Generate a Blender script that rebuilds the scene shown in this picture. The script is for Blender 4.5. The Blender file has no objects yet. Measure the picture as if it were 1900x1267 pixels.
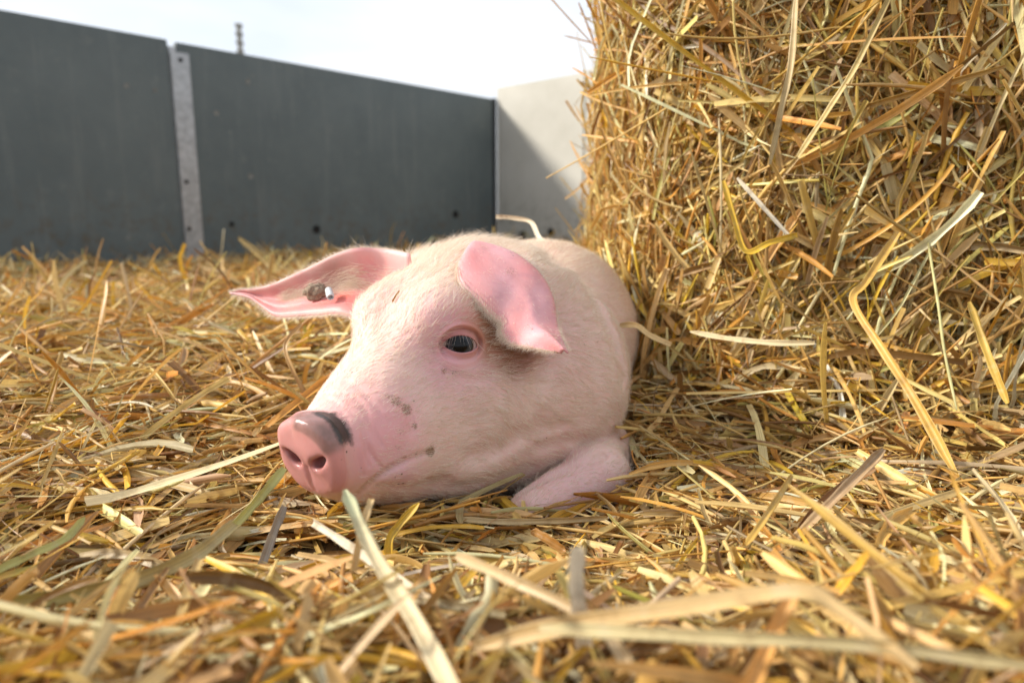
import bpy, math, random
import numpy as np
from mathutils import Vector, Matrix

rng = np.random.default_rng(7)
random.seed(7)
sc = bpy.context.scene
COL = sc.collection

# ------------------------------------------------------------------ camera
CAM_H, TILT, FPX = .31, math.radians(10.2), 1267.0
cam_d = bpy.data.cameras.new('camera')
cam_d.sensor_width = 36; cam_d.lens = 36 * FPX / 1900
cam_d.clip_start = .02; cam_d.clip_end = 2000
cam_d.dof.use_dof = True; cam_d.dof.focus_distance = .735; cam_d.dof.aperture_fstop = 3.5
cam_d.dof.aperture_blades = 9
cam = bpy.data.objects.new('camera', cam_d); COL.objects.link(cam)
cam.location = (0, 0, CAM_H); cam.rotation_euler = (math.pi/2 - TILT, 0, 0)
sc.camera = cam

# ------------------------------------------------------------------ light
SUN_D = Vector((1.50, .12, -.92)).normalized()        # the way the light travels
elev = math.asin(-SUN_D.z)
sun_l = bpy.data.lights.new('sun', 'SUN'); sun_l.energy = 3.7; sun_l.angle = math.radians(9.0)
sun_l.color = (1.0, .93, .82)
sun = bpy.data.objects.new('sun', sun_l); COL.objects.link(sun)
sun.rotation_euler = SUN_D.to_track_quat('-Z', 'Y').to_euler()
W = bpy.data.worlds.new('World'); sc.world = W; W.use_nodes = True
nt = W.node_tree; nt.nodes.clear()
sky = nt.nodes.new('ShaderNodeTexSky'); sky.sky_type = 'NISHITA'; sky.sun_disc = False
sky.sun_elevation = elev
sky.sun_rotation = math.atan2(-SUN_D.x, -SUN_D.y)
sky.dust_density = 3.0; sky.air_density = 1.0
bg = nt.nodes.new('ShaderNodeBackground'); bg.inputs['Strength'].default_value = .13
out = nt.nodes.new('ShaderNodeOutputWorld')
tc = nt.nodes.new('ShaderNodeTexCoord')
cn = nt.nodes.new('ShaderNodeTexNoise'); cn.inputs['Scale'].default_value = 2.2
cn.inputs['Detail'].default_value = 7; cn.inputs['Roughness'].default_value = .55
mp = nt.nodes.new('ShaderNodeMapping'); mp.inputs['Scale'].default_value = (1, 1, 3.5)
cr = nt.nodes.new('ShaderNodeMapRange')
cr.inputs['From Min'].default_value = .30; cr.inputs['From Max'].default_value = .62
cr.inputs['To Min'].default_value = .6; cr.inputs['To Max'].default_value = .97
mx = nt.nodes.new('ShaderNodeMix'); mx.data_type = 'RGBA'
mx.inputs[7].default_value = (5.5, 5.75, 6.1, 1)
nt.links.new(tc.outputs['Generated'], mp.inputs['Vector']); nt.links.new(mp.outputs[0], cn.inputs['Vector'])
nt.links.new(cn.outputs['Fac'], cr.inputs['Value']); nt.links.new(cr.outputs[0], mx.inputs[0])
nt.links.new(sky.outputs[0], mx.inputs[6]); nt.links.new(mx.outputs[2], bg.inputs[0])
nt.links.new(bg.outputs[0], out.inputs[0])
sc.view_settings.view_transform = 'Standard'; sc.view_settings.look = 'None'
sc.view_settings.exposure = 0.62; sc.view_settings.gamma = 1.0
sc.cycles.max_bounces = 8; sc.cycles.transparent_max_bounces = 8

# ------------------------------------------------------------------ helpers
cT, sT = math.cos(TILT), math.sin(TILT)
def at(px, py, Y):
    """A pixel of the 1900x1267 photograph seen at distance Y -> a point in the pen."""
    x = (px - 950) / FPX; y = (633.5 - py) / FPX
    r = (x, cT + y * sT, -sT + y * cT); t = Y / r[1]
    return np.array((r[0] * t, Y, CAM_H + r[2] * t))
def ray(px, py):
    x = (px - 950) / FPX; y = (633.5 - py) / FPX
    v = np.array((x, cT + y * sT, -sT + y * cT)); return v / np.linalg.norm(v)
def nrm(v):
    return v / np.maximum(np.linalg.norm(v, axis=-1, keepdims=True), 1e-9)
def sstep(x, a, b):
    t = np.clip((x - a) / (b - a), 0, 1); return t * t * (3 - 2 * t)
def vnoise(P, f, seed=0):
    """smooth pseudo noise in -1..1"""
    r = np.random.default_rng(seed); o = 0
    for k in range(5):
        d = r.normal(size=3); d /= np.linalg.norm(d); ph = r.uniform(0, 6.3)
        d2 = r.normal(size=3); d2 /= np.linalg.norm(d2)
        o = o + np.sin(P @ d * f * (1 + .35 * k) + ph + 1.3 * np.sin(P @ d2 * f * .8 + ph * 2))
    return o / 3.0
def catmull(pts, n):
    pts = np.asarray(pts, float); m = len(pts)
    p = np.vstack([2 * pts[0] - pts[1], pts, 2 * pts[-1] - pts[-2]])
    t = np.linspace(0, m - 1, n); i = np.minimum(t.astype(int), m - 2); f = (t - i)[:, None]
    a, b, c, d = p[i], p[i + 1], p[i + 2], p[i + 3]
    return .5 * (2 * b + (c - a) * f + (2 * a - 5 * b + 4 * c - d) * f ** 2 + (3 * b - a - 3 * c + d) * f ** 3)

def np_mesh(name, V, Fq, mats, parent=None, col=None, uv=None, smooth=True, extra=None, matidx=None):
    """one mesh object out of arrays; Fq: (M,4) or (M,3)"""
    me = bpy.data.meshes.new(name); V = np.asarray(V, np.float32); Fq = np.asarray(Fq, np.int32)
    k = Fq.shape[1]; M = len(Fq)
    me.vertices.add(len(V)); me.vertices.foreach_set('co', V.ravel())
    me.loops.add(M * k); me.loops.foreach_set('vertex_index', Fq.ravel())
    me.polygons.add(M); me.polygons.foreach_set('loop_start', np.arange(0, M * k, k, dtype=np.int32))
    if matidx is not None: me.polygons.foreach_set('material_index', np.asarray(matidx, np.int32))
    me.polygons.foreach_set('use_smooth', np.full(M, smooth))
    if col is not None:
        a = me.attributes.new('tint', 'FLOAT_COLOR', 'POINT')
        c = np.ones((len(V), 4), np.float32); c[:, :3] = col; a.data.foreach_set('color', c.ravel())
    if extra:
        for key, val in extra.items():
            a = me.attributes.new(key, 'FLOAT', 'POINT'); a.data.foreach_set('value', np.asarray(val, np.float32))
    if uv is not None:
        l = me.uv_layers.new(name='grain'); l.data.foreach_set('uv', np.asarray(uv, np.float32)[Fq.ravel()].ravel())
    me.update(calc_edges=True); me.validate()
    for m in (mats if isinstance(mats, (list, tuple)) else [mats]): me.materials.append(m)
    o = bpy.data.objects.new(name, me); COL.objects.link(o)
    if parent: o.parent = parent
    return o
def tag(o, label=None, cat=None, group=None, kind=None):
    if label: o['label'] = label
    if cat: o['category'] = cat
    if group: o['group'] = group
    if kind: o['kind'] = kind
    return o
def empty(name, loc=(0, 0, 0)):
    o = bpy.data.objects.new(name, None); o.empty_display_size = .05; COL.objects.link(o); o.location = loc
    return o
def keep_place(ch, root):
    ch.parent = root; ch.matrix_parent_inverse = Matrix.Translation(root.location).inverted()

class Mat:
    def __init__(s, name):
        s.m = bpy.data.materials.new(name); s.m.use_nodes = True
        s.t = s.m.node_tree; s.b = s.t.nodes['Principled BSDF']; s.o = s.t.nodes['Material Output']
    def n(s, kind, **kw):
        x = s.t.nodes.new('ShaderNode' + kind)
        for k, v in kw.items():
            if k.startswith('_'): setattr(x, k[1:], v)
            else: x.inputs[k.replace('__', ' ')].default_value = v
        return x
    def l(s, a, b): s.t.links.new(a, b)
    def mix(s, fac, a, b, mode='MIX'):
        x = s.t.nodes.new('ShaderNodeMix'); x.data_type = 'RGBA'; x.blend_type = mode
        for sock, v in ((0, fac), (6, a), (7, b)):
            if hasattr(v, 'links'): s.l(v, x.inputs[sock])
            elif sock == 0: x.inputs[0].default_value = v
            else: x.inputs[sock].default_value = (*v, 1)
        return x.outputs[2]
    def rng(s, v, a, b, c=0., d=1.):
        x = s.n('MapRange'); s.l(v, x.inputs['Value'])
        for k, q in (('From Min', a), ('From Max', b), ('To Min', c), ('To Max', d)): x.inputs[k].default_value = q
        return x.outputs[0]
    def noise(s, vec, scale, detail=3, rough=.5):
        x = s.n('TexNoise', Scale=scale, Detail=detail, Roughness=rough)
        if vec is not None: s.l(vec, x.inputs['Vector'])
        return x.outputs['Fac']
    def bump(s, h, strength, dist):
        x = s.n('Bump', Strength=strength, Distance=dist); s.l(h, x.inputs['Height']); s.l(x.outputs[0], s.b.inputs['Normal'])

# ------------------------------------------------------------------ materials
def straw_mat():
    k = Mat('straw'); a = k.n('Attribute', _attribute_name='tint'); u = k.n('UVMap', _uv_map='grain')
    m1 = k.n('Mapping'); m1.inputs['Scale'].default_value = (1.0, .012, 1); k.l(u.outputs[0], m1.inputs[0])
    f1 = k.noise(m1.outputs[0], 2600, 4, .6)                       # fibres along the stalk
    m2 = k.n('Mapping'); m2.inputs['Scale'].default_value = (.6, 1, 1); k.l(u.outputs[0], m2.inputs[0])
    f2 = k.noise(m2.outputs[0], 60, 4, .6)                          # blotches
    f3 = k.noise(m1.outputs[0], 800, 3, .6)
    c1 = k.mix(k.rng(f1, .3, .7), (.72, .70, .66), (1.30, 1.28, 1.24)); c1 = k.mix(k.rng(f3, .40, .62, .5, 0), c1, (.50, .44, .36))
    c = k.mix(1.0, a.outputs['Color'], c1, 'MULTIPLY')
    c = k.mix(k.rng(f2, .52, .75, 0, .55), c, (.26, .15, .055))
    c = k.mix(k.rng(f2, .44, .30, 0, .35), c, (.66, .55, .36))
    k.l(c, k.b.inputs['Base Color']); k.b.inputs['Roughness'].default_value = .42
    k.b.inputs['Specular IOR Level'].default_value = .45
    k.bump(f1, .5, .0004)
    tr = k.n('BsdfTranslucent'); k.l(c, tr.inputs[0])
    ms = k.n('MixShader'); ms.inputs[0].default_value = .24
    k.l(k.b.outputs[0], ms.inputs[1]); k.l(tr.outputs[0], ms.inputs[2]); k.l(ms.outputs[0], k.o.inputs[0])
    return k.m
def litter_mat():
    k = Mat('trodden_straw'); t = k.n('TexCoord')
    m1 = k.n('Mapping'); m1.inputs['Scale'].default_value = (1, .12, .3); m1.inputs['Rotation'].default_value = (0, 0, .7)
    k.l(t.outputs['Object'], m1.inputs[0]); a = k.noise(m1.outputs[0], 240, 5, .7)
    m2 = k.n('Mapping'); m2.inputs['Scale'].default_value = (.12, 1, .3); m2.inputs['Rotation'].default_value = (0, 0, .4)
    k.l(t.outputs['Object'], m2.inputs[0]); b = k.noise(m2.outputs[0], 200, 5, .7)
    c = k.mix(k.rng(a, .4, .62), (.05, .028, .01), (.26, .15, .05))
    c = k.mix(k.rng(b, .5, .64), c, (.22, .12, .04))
    k.l(c, k.b.inputs['Base Color']); k.b.inputs['Roughness'].default_value = .85
    k.bump(a, .8, .004); return k.m
def panel_mat(name, base, dark, light, rough):
    k = Mat(name); t = k.n('TexCoord')
    a = k.noise(t.outputs['Object'], 1.6, 6, .62); b = k.noise(t.outputs['Object'], 9, 6, .7)
    m = k.n('Mapping'); m.inputs['Scale'].default_value = (9, 9, .8); k.l(t.outputs['Object'], m.inputs[0])
    s_ = k.noise(m.outputs[0], 1.5, 5, .65)
    c = k.mix(k.rng(a, .35, .65), base, dark); c = k.mix(k.rng(b, .58, .78, 0, .5), c, light)
    c = k.mix(k.rng(s_, .55, .8, 0, .45), c, light)
    v = k.n('TexVoronoi', Scale=2.3); v.inputs['Randomness'].default_value = 1; k.l(t.outputs['Object'], v.inputs['Vector'])
    c = k.mix(k.rng(v.outputs['Distance'], .032, .022, 0, .6), c, light)
    sp = k.n('SeparateXYZ'); k.l(t.outputs['Object'], sp.inputs[0]); lo = k.rng(sp.outputs[2], .55, .0)
    b2 = k.noise(t.outputs['Object'], 14, 7, .75); mm = k.n('Math', _operation='MULTIPLY'); k.l(lo, mm.inputs[0]); k.l(k.rng(b2, .50, .62), mm.inputs[1])
    c = k.mix(mm.outputs[0], c, (.10, .075, .045)); k.l(c, k.b.inputs['Base Color']); k.l(k.rng(b, .3, .7, rough - .1, rough + .15), k.b.inputs['Roughness'])
    k.bump(b, .25, .002); return k.m
def plain(name, colr, rough=.6, metal=0., var=.35, scale=60):
    k = Mat(name); t = k.n('TexCoord'); a = k.noise(t.outputs['Object'], scale, 5, .6)
    c = k.mix(k.rng(a, .35, .7), colr, tuple(x * (1 - var) for x in colr))
    k.l(c, k.b.inputs['Base Color']); k.b.inputs['Roughness'].default_value = rough; k.b.inputs['Metallic'].default_value = metal
    k.bump(a, .3, .001); return k.m
def skin_mat():
    k = Mat('pig_skin'); a = k.n('Attribute', _attribute_name='tint'); w = k.n('Attribute', _attribute_name='wet')
    t = k.n('TexCoord'); n1 = k.noise(t.outputs['Object'], 45, 5, .6); n2 = k.noise(t.outputs['Object'], 420, 4, .65)
    c = k.mix(k.rng(n1, .35, .7, 0, .30), a.outputs['Color'], (.72, .36, .36))
    c = k.mix(k.rng(n2, .60, .74, 0, .22), c, (.36, .22, .16))
    d = k.n('Attribute', _attribute_name='dirt')                    # smeared mud, broken into specks
    n3 = k.noise(t.outputs['Object'], 480, 6, .8)
    md = k.n('Math', _operation='ADD'); k.l(d.outputs['Fac'], md.inputs[0]); k.l(n3, md.inputs[1])
    c = k.mix(k.rng(md.outputs[0], 1.06, 1.22, 0, .80), c, (.21, .115, .055))
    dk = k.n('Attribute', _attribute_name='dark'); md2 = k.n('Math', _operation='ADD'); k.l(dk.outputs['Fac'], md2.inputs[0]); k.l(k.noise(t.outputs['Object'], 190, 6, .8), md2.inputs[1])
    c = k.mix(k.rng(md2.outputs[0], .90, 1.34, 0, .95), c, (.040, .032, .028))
    v = k.n('TexVoronoi', Scale=95); k.l(t.outputs['Object'], v.inputs['Vector'])
    n4 = k.noise(t.outputs['Object'], 22, 3, .6)
    th = k.n('Math', _operation='MULTIPLY'); k.l(k.rng(v.outputs['Distance'], .13, .08), th.inputs[0]); k.l(k.rng(n4, .56, .64), th.inputs[1])
    c = k.mix(th.outputs[0], c, (.13, .08, .05))
    k.l(c, k.b.inputs['Base Color'])
    k.l(k.rng(w.outputs['Fac'], 0, 1, .55, .2), k.b.inputs['Roughness'])
    k.b.inputs['Specular IOR Level'].default_value = .4
    k.b.inputs['Subsurface Weight'].default_value = .35
    k.b.inputs['Subsurface Radius'].default_value = (1.0, .35, .25); k.b.inputs['Subsurface Scale'].default_value = .006
    n5 = k.noise(t.outputs['Object'], 260, 6, .7)
    k.bump(n5, .35, .0012); return k.m
def hair_mat(name, c1, c2):
    k = Mat(name); i = k.n('HairInfo'); c = k.mix(i.outputs['Random'], c1, c2)
    k.l(c, k.b.inputs['Base Color']); k.b.inputs['Roughness'].default_value = .38
    tr = k.n('BsdfTranslucent'); k.l(c, tr.inputs[0]); ms = k.n('MixShader'); ms.inputs[0].default_value = .35
    k.l(k.b.outputs[0], ms.inputs[1]); k.l(tr.outputs[0], ms.inputs[2]); k.l(ms.outputs[0], k.o.inputs[0]); return k.m
M_STRAW, M_LITTER = straw_mat(), litter_mat()
M_SKIN = skin_mat()
M_HAIR = hair_mat('pig_bristle', (.92, .86, .76), (.74, .60, .46))

# ------------------------------------------------------------------ pig as a distance field
S0 = np.array((-.197, .622)); HB = np.array((.515, .857)); HL = np.array((.857, -.515))
HZ = .084
def to_head(P):
    q = P[:, :2] - S0; return q @ HB, q @ HL, P[:, 2]
def from_head(a, l, z):
    return np.array((S0[0] + a * HB[0] + l * HL[0], S0[1] + a * HB[1] + l * HL[1], z))
def smin(a, b, k):
    h = np.maximum(k - np.abs(a - b), 0) / k; return np.minimum(a, b) - h * h * k * .25
def smax(a, b, k): return -smin(-a, -b, k)
def capsule(P, a, b, ra, rb):
    a = np.asarray(a, float); b = np.asarray(b, float); ab = b - a
    t = np.clip(((P - a) @ ab) / (ab @ ab), 0, 1)
    return np.linalg.norm(P - a - t[:, None] * ab, axis=1) - (ra + (rb - ra) * t)
def ell(P, c, ax, r):
    """ellipsoid; ax rows = axes"""
    q = (P - np.asarray(c)) @ np.asarray(ax, float).T / np.asarray(r, float)
    k0 = np.linalg.norm(q, axis=1); k1 = np.linalg.norm(q / np.asarray(r, float), axis=1)
    return k0 * (k0 - 1) / np.maximum(k1, 1e-6)
F3, L3, U3 = np.array((-HB[0], -HB[1], 0)), np.array((HL[0], HL[1], 0)), np.array((0, 0, 1.))
HEADAX = np.array((F3, L3, U3))
#        a     ztop  zbot  halfwidth
LOFT = np.array([
    (-.03, .127, .041, .0395), (.000, .127, .041, .0395), (.012, .129, .039, .042), (.024, .127, .035, .0415),
    (.045, .140, .025, .049), (.07, .159, .015, .056), (.10, .183, .004, .064), (.14, .214, -.002, .075),
    (.18, .243, -.004, .087), (.22, .266, -.004, .098), (.26, .282, -.004, .106), (.30, .287, -.004, .110),
    (.34, .280, -.004, .110), (.40, .255, .000, .11), (.50, .24, .000, .12)])
GROOVES = []      # (polyline Nx3, width, depth)
BUMPS = []        # (centre, radius, height)
SOCKETS = []
def pig_sdf(P, detail=True):
    P = np.asarray(P, float)
    a, l, z = to_head(P)
    zt, zb, hw = (np.interp(a, LOFT[:, 0], LOFT[:, k]) for k in (1, 2, 3))
    zc = (zt + zb) / 2; hz = (zt - zb) / 2; v = (z - zc) / hz
    w = hw * (1 - .16 * np.clip(v, -1, 1) * sstep(a, .04, .15))
    r = (np.abs(l / w) ** 2.25 + np.abs(v) ** 2.25 + 1e-9) ** (1 / 2.25)
    d = (r - 1) * np.minimum(w, hz) * .92
    d = smax(d, a - .40, .08)
    disc_a = -.010 * (z - HZ) / .036                                   # the disc leans: its top rim leads
    bul = .0018 * (1 - (l / .036) ** 2 - ((z - HZ) / .036) ** 2)
    d = smax(d, -(a - disc_a) - bul, .010)
    d = d + .0011 * vnoise(P, 75, 8) * sstep(a, .03, .015)
    for s in (-1, 1):
        d = smin(d, ell(P, from_head(.262, s * .062, .092), HEADAX, (.085, .062, .088)), .05)   # jowl
        d = smin(d, ell(P, from_head(.175, s * .042, .205), HEADAX, (.044, .026, .022)), .045)     # brow
        d = smin(d, ell(P, from_head(.115, s * .040, .075), HEADAX, (.055, .030, .045)), .03)     # cheek pad
        d = smin(d, ell(P, from_head(.29, s * .078, .225), HEADAX, (.040, .034, .040)), .035)     # ear root
        d = smin(d, capsule(P, from_head(.05, s * .030, .068), from_head(.10, s * .044, .082), .012, .014), .018)  # upper lip
    d = smin(d, ell(P, from_head(.215, .045, .035), HEADAX, (.085, .052, .040)), .03)   # throat resting on the straw
    nb = ell(P, (.020, .905, .095), np.eye(3), (.137, .13, .150))      # neck
    d = smin(d, nb, .06)
    d = smin(d, capsule(P, (.040, .93, .095), (.050, 1.14, .115), .100, .142), .025)
    d = smin(d, capsule(P, (.052, 1.14, .115), (.062, 1.58, .115), .146, .144), .06)
    d = smin(d, ell(P, (.066, 1.66, .10), np.eye(3), (.135, .13, .135)), .06)
    leg = capsule(P, (.120, .90, -.004), (.104, .79, .002), .044, .036)
    leg = smin(leg, capsule(P, (.104, .79, .002), (.024, .722, -.014), .036, .028), .02)
    d = smin(d, leg, .003)
    d = smin(d, capsule(P, (-.10, 1.0, .03), (-.12, .93, .0), .05, .03), .02)
    if detail:
        near = (a < .62) & (a > -.05) & (P[:, 1] < 1.25)
        for pl, wd, dp in GROOVES:
            m = near & (np.linalg.norm(P - pl.mean(0), axis=1) < .13)
            Q = P[m]; best = np.full(len(Q), 9.)
            for p, q in zip(pl[:-1], pl[1:]):
                ab = q - p; t = np.clip(((Q - p) @ ab) / (ab @ ab), 0, 1)
                best = np.minimum(best, np.linalg.norm(Q - p - t[:, None] * ab, axis=1))
            g = np.zeros(len(P)); g[m] = dp * np.exp(-(best / wd) ** 2); d = d + g
        for c, rad, hgt in BUMPS:
            d = d - hgt * np.exp(-(np.linalg.norm(P - c, axis=1) / rad) ** 2)
        for s in (-1, 1):                                              # nostrils
            c = from_head(-.002, s * .0150, .082)
            ax = np.array((F3, nrm(L3 + s * U3 * .55), nrm(U3 - s * L3 * .55)))
            d = smax(d, -ell(P, c, ax, (.020, .0095, .0062)), .005); c2 = from_head(-.002, s * .0225, .088 )
            d = smax(d, -ell(P, c2, ax, (.010, .0050, .0030)), .005)
        for c, nn_ in SOCKETS:
            e1 = nrm(np.cross(nn_, U3)); e2 = nrm(np.cross(e1, nn_))
            d = smax(d, -ell(P, c + nn_ * .012, np.array((nn_, e1, e2)), (.034, .0275, .0235)), .002)
        d = d + .0010 * vnoise(P, 55, 3) + .0003 * vnoise(P, 170, 4)
    return d
def pig_grad(P, detail=True, e=.0008):
    return nrm(np.stack([pig_sdf(P + o, detail) - pig_sdf(P - o, detail) for o in np.eye(3) * e], -1))
def hit(px, py):
    """first point of the pig's skin along the line of sight through a photograph pixel"""
    o = np.array((0, 0, CAM_H)); r = ray(px, py); t = .45
    for _ in range(150):
        d = pig_sdf((o + r * t)[None], False)[0]
        if d < .0003: return o + r * t
        t += d * .7
        if t > 2.2: return None
    return o + r * t
def hits(pts): return np.array([h for h in (hit(*p) for p in pts) if h is not None])
def mirror(p):
    a, l, z = to_head(np.atleast_2d(p)); return np.array([from_head(x, -y, w) for x, y, w in zip(a, l, z)])

# ---- folds, mouth, eye
mouth = hits([(655, 925), (690, 893), (725, 868), (765, 850), (803, 836)])
if len(mouth) > 2:
    for mm in (mouth, mirror(mouth)): GROOVES.append((catmull(mm, 12), .0030, .0055))
for pts, wd, dp in (
        ([(672, 790), (676, 815), (690, 845), (712, 872)], .0022, .0022),
        ([(655, 800), (664, 840), (672, 880)], .0020, .0016),
        ([(740, 745), (762, 775), (764, 800)], .004, .0016),
        ([(1040, 790), (1000, 800), (955, 812), (915, 835), (870, 850)], .010, .0075),
        ([(1160, 800), (1110, 815), (1050, 818), (1000, 830)], .008, .006),
        ([(1005, 680), (992, 735), (1000, 785)], .012, .006),
        ([(945, 700), (960, 745), (950, 790)], .014, .004),
        ([(790, 900), (860, 905), (930, 885), (985, 870)], .008, .004),
        ([(700, 900), (760, 905), (830, 890)], .006, .002),
        ([(905, 700), (870, 705), (835, 692)], .006, .0022),
        ([(1010, 478), (1062, 505), (1108, 560), (1140, 630), (1158, 700)], .013, .009),
        ([(1165, 850), (1110, 850), (1030, 880), (960, 915)], .006, .006)):
    h = hits(pts)
    if len(h) > 1: GROOVES.append((catmull(h, 10), wd, dp))
def on_skin(p):
    p = np.array(p, float)
    for _ in range(12): p = p - pig_grad(p[None], False)[0] * pig_sdf(p[None], False)[0] * .9
    return p
for a_, w_, d_, t0, t1 in ((.026, .0016, .0014, 20, 165), (.036, .0020, .0013, -10, 120), (.048, .0026, .0013, 10, 110), (.063, .003, .0010, 30, 100)):
    GROOVES.append((np.array([on_skin(from_head(a_ + .0035 * math.sin(q * .09 + a_ * 300), .05 * math.cos(math.radians(q)), HZ + .05 * math.sin(math.radians(q)))) for q in range(t0, t1, 12)]), w_, d_))
GROOVES.append((np.array([on_skin(from_head(-.003, .001 * math.sin(k), HZ - .010 - .006 * k)) for k in range(6)]), .0025, .0018))
lip = hits([(715, 892), (745, 878)])
for c in lip: BUMPS.append((c, .010, .0025))
EYE_HIT = hit(857, 641)
EYE_N = nrm(L3 * .64 + F3 * .58 + U3 * .12)
EYE_R = .0205
EYE_C = EYE_HIT - EYE_N * (EYE_R - .0025)
SOCKETS.append((EYE_C, EYE_N))
EYE_C2 = mirror(EYE_C)[0]; EYE_N2 = nrm(-L3 * .64 + F3 * .58 + U3 * .12); SOCKETS.append((EYE_C2, EYE_N2))

def axis(lo, mid, hi, s1, s2):
    a = np.arange(lo, mid, s1); out_ = list(a); st = s1
    while out_[-1] < hi: st = min(st * 1.12, s2); out_.append(out_[-1] + st)
    while (len(out_) - 1) % 4: out_.append(out_[-1] + st)
    return np.array(out_)
def pig_mesh():
    h = .0022
    X = axis(-.25, .21, .22, h, h); Yv = axis(.575, 1.0, 1.83, h, .012); Z = axis(-.055, .32, .321, h, h)
    nx, ny, nz = len(X), len(Yv), len(Z)
    gx, gy, gz = np.meshgrid(X[::4], Yv[::4], Z[::4], indexing='ij')
    cp = np.stack([gx, gy, gz], -1).reshape(-1, 3)
    cv = pig_sdf(cp, False).reshape(gx.shape)
    size = np.sqrt(2 * (4 * h) ** 2 + np.diff(Yv[::4]).repeat(1) ** 2)             # block diagonals along y
    cmin = np.minimum.reduce([np.abs(cv)[i:cv.shape[0]-1+i, j:cv.shape[1]-1+j, k:cv.shape[2]-1+k] for i in (0,1) for j in (0,1) for k in (0,1)])
    act = cmin < (size[None, :, None] * .9 + .014)
    fine_act = np.zeros((nx, ny, nz), bool)
    rep = act.repeat(4, 0).repeat(4, 1).repeat(4, 2)
    for i in (0, 1):
        for j in (0, 1):
            for k in (0, 1): fine_act[i:nx-1+i, j:ny-1+j, k:nz-1+k] |= rep
    V = np.ones((nx, ny, nz), np.float32)
    sg = np.sign(cv[:-1, :-1, :-1]).repeat(4, 0).repeat(4, 1).repeat(4, 2); V[:-1, :-1, :-1] = sg
    idx = np.argwhere(fine_act)
    for c0 in range(0, len(idx), 400000):
        ii = idx[c0:c0 + 400000]; P = np.stack([X[ii[:, 0]], Yv[ii[:, 1]], Z[ii[:, 2]]], -1)
        V[ii[:, 0], ii[:, 1], ii[:, 2]] = pig_sdf(P)
    ins = V < 0
    c8 = [ins[i:nx-1+i, j:ny-1+j, k:nz-1+k] for i in (0,1) for j in (0,1) for k in (0,1)]
    sm = sum(c.astype(np.int8) for c in c8); mixed = (sm > 0) & (sm < 8)
    vid = np.full(mixed.shape, -1, np.int64); cells = np.argwhere(mixed); vid[mixed] = np.arange(len(cells))
    acc = np.zeros((len(cells), 3)); cnt = np.zeros(len(cells))
    G = (X, Yv, Z)
    corners = [(i, j, k) for i in (0,1) for j in (0,1) for k in (0,1)]
    for ca in corners:
        for ax_ in range(3):
            if ca[ax_]: continue
            cb = list(ca); cb[ax_] = 1
            pa = cells + ca; pb = cells + cb
            va = V[tuple(pa.T)]; vb = V[tuple(pb.T)]; m = (va < 0) != (vb < 0)
            t = np.where(m, va / np.where(m, va - vb, 1), 0)
            A = np.stack([G[q][pa[:, q]] for q in range(3)], -1); B = np.stack([G[q][pb[:, q]] for q in range(3)], -1)
            acc += np.where(m[:, None], A + t[:, None] * (B - A), 0); cnt += m
    Vt = acc / np.maximum(cnt, 1)[:, None]
    faces = []
    for ax_ in range(3):
        b, c = (ax_ + 1) % 3, (ax_ + 2) % 3
        sl0 = [slice(1, -1)] * 3; sl0[ax_] = slice(0, -1); sl1 = list(sl0); sl1[ax_] = slice(1, None)
        s0 = ins[tuple(sl0)]; s1 = ins[tuple(sl1)]
        ch = np.argwhere(s0 != s1); dirn = s0[tuple(ch.T)]
        e = ch.copy(); e[:, b] += 1; e[:, c] += 1                      # grid point index of the edge's start
        def cell(db, dc):
            q = e.copy(); q[:, b] += db; q[:, c] += dc; return vid[tuple(q.T)]
        f = np.stack([cell(-1, -1), cell(0, -1), cell(0, 0), cell(-1, 0)], -1)
        f[~dirn] = f[~dirn][:, ::-1]; faces.append(f)
    Fq = np.vstack(faces); Fq = Fq[(Fq >= 0).all(1)]
    for _ in range(2):
        g = pig_grad(Vt); dd = pig_sdf(Vt); Vt = Vt - g * np.clip(dd, -.0015, .0015)[:, None] * .8
    return Vt, Fq

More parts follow.
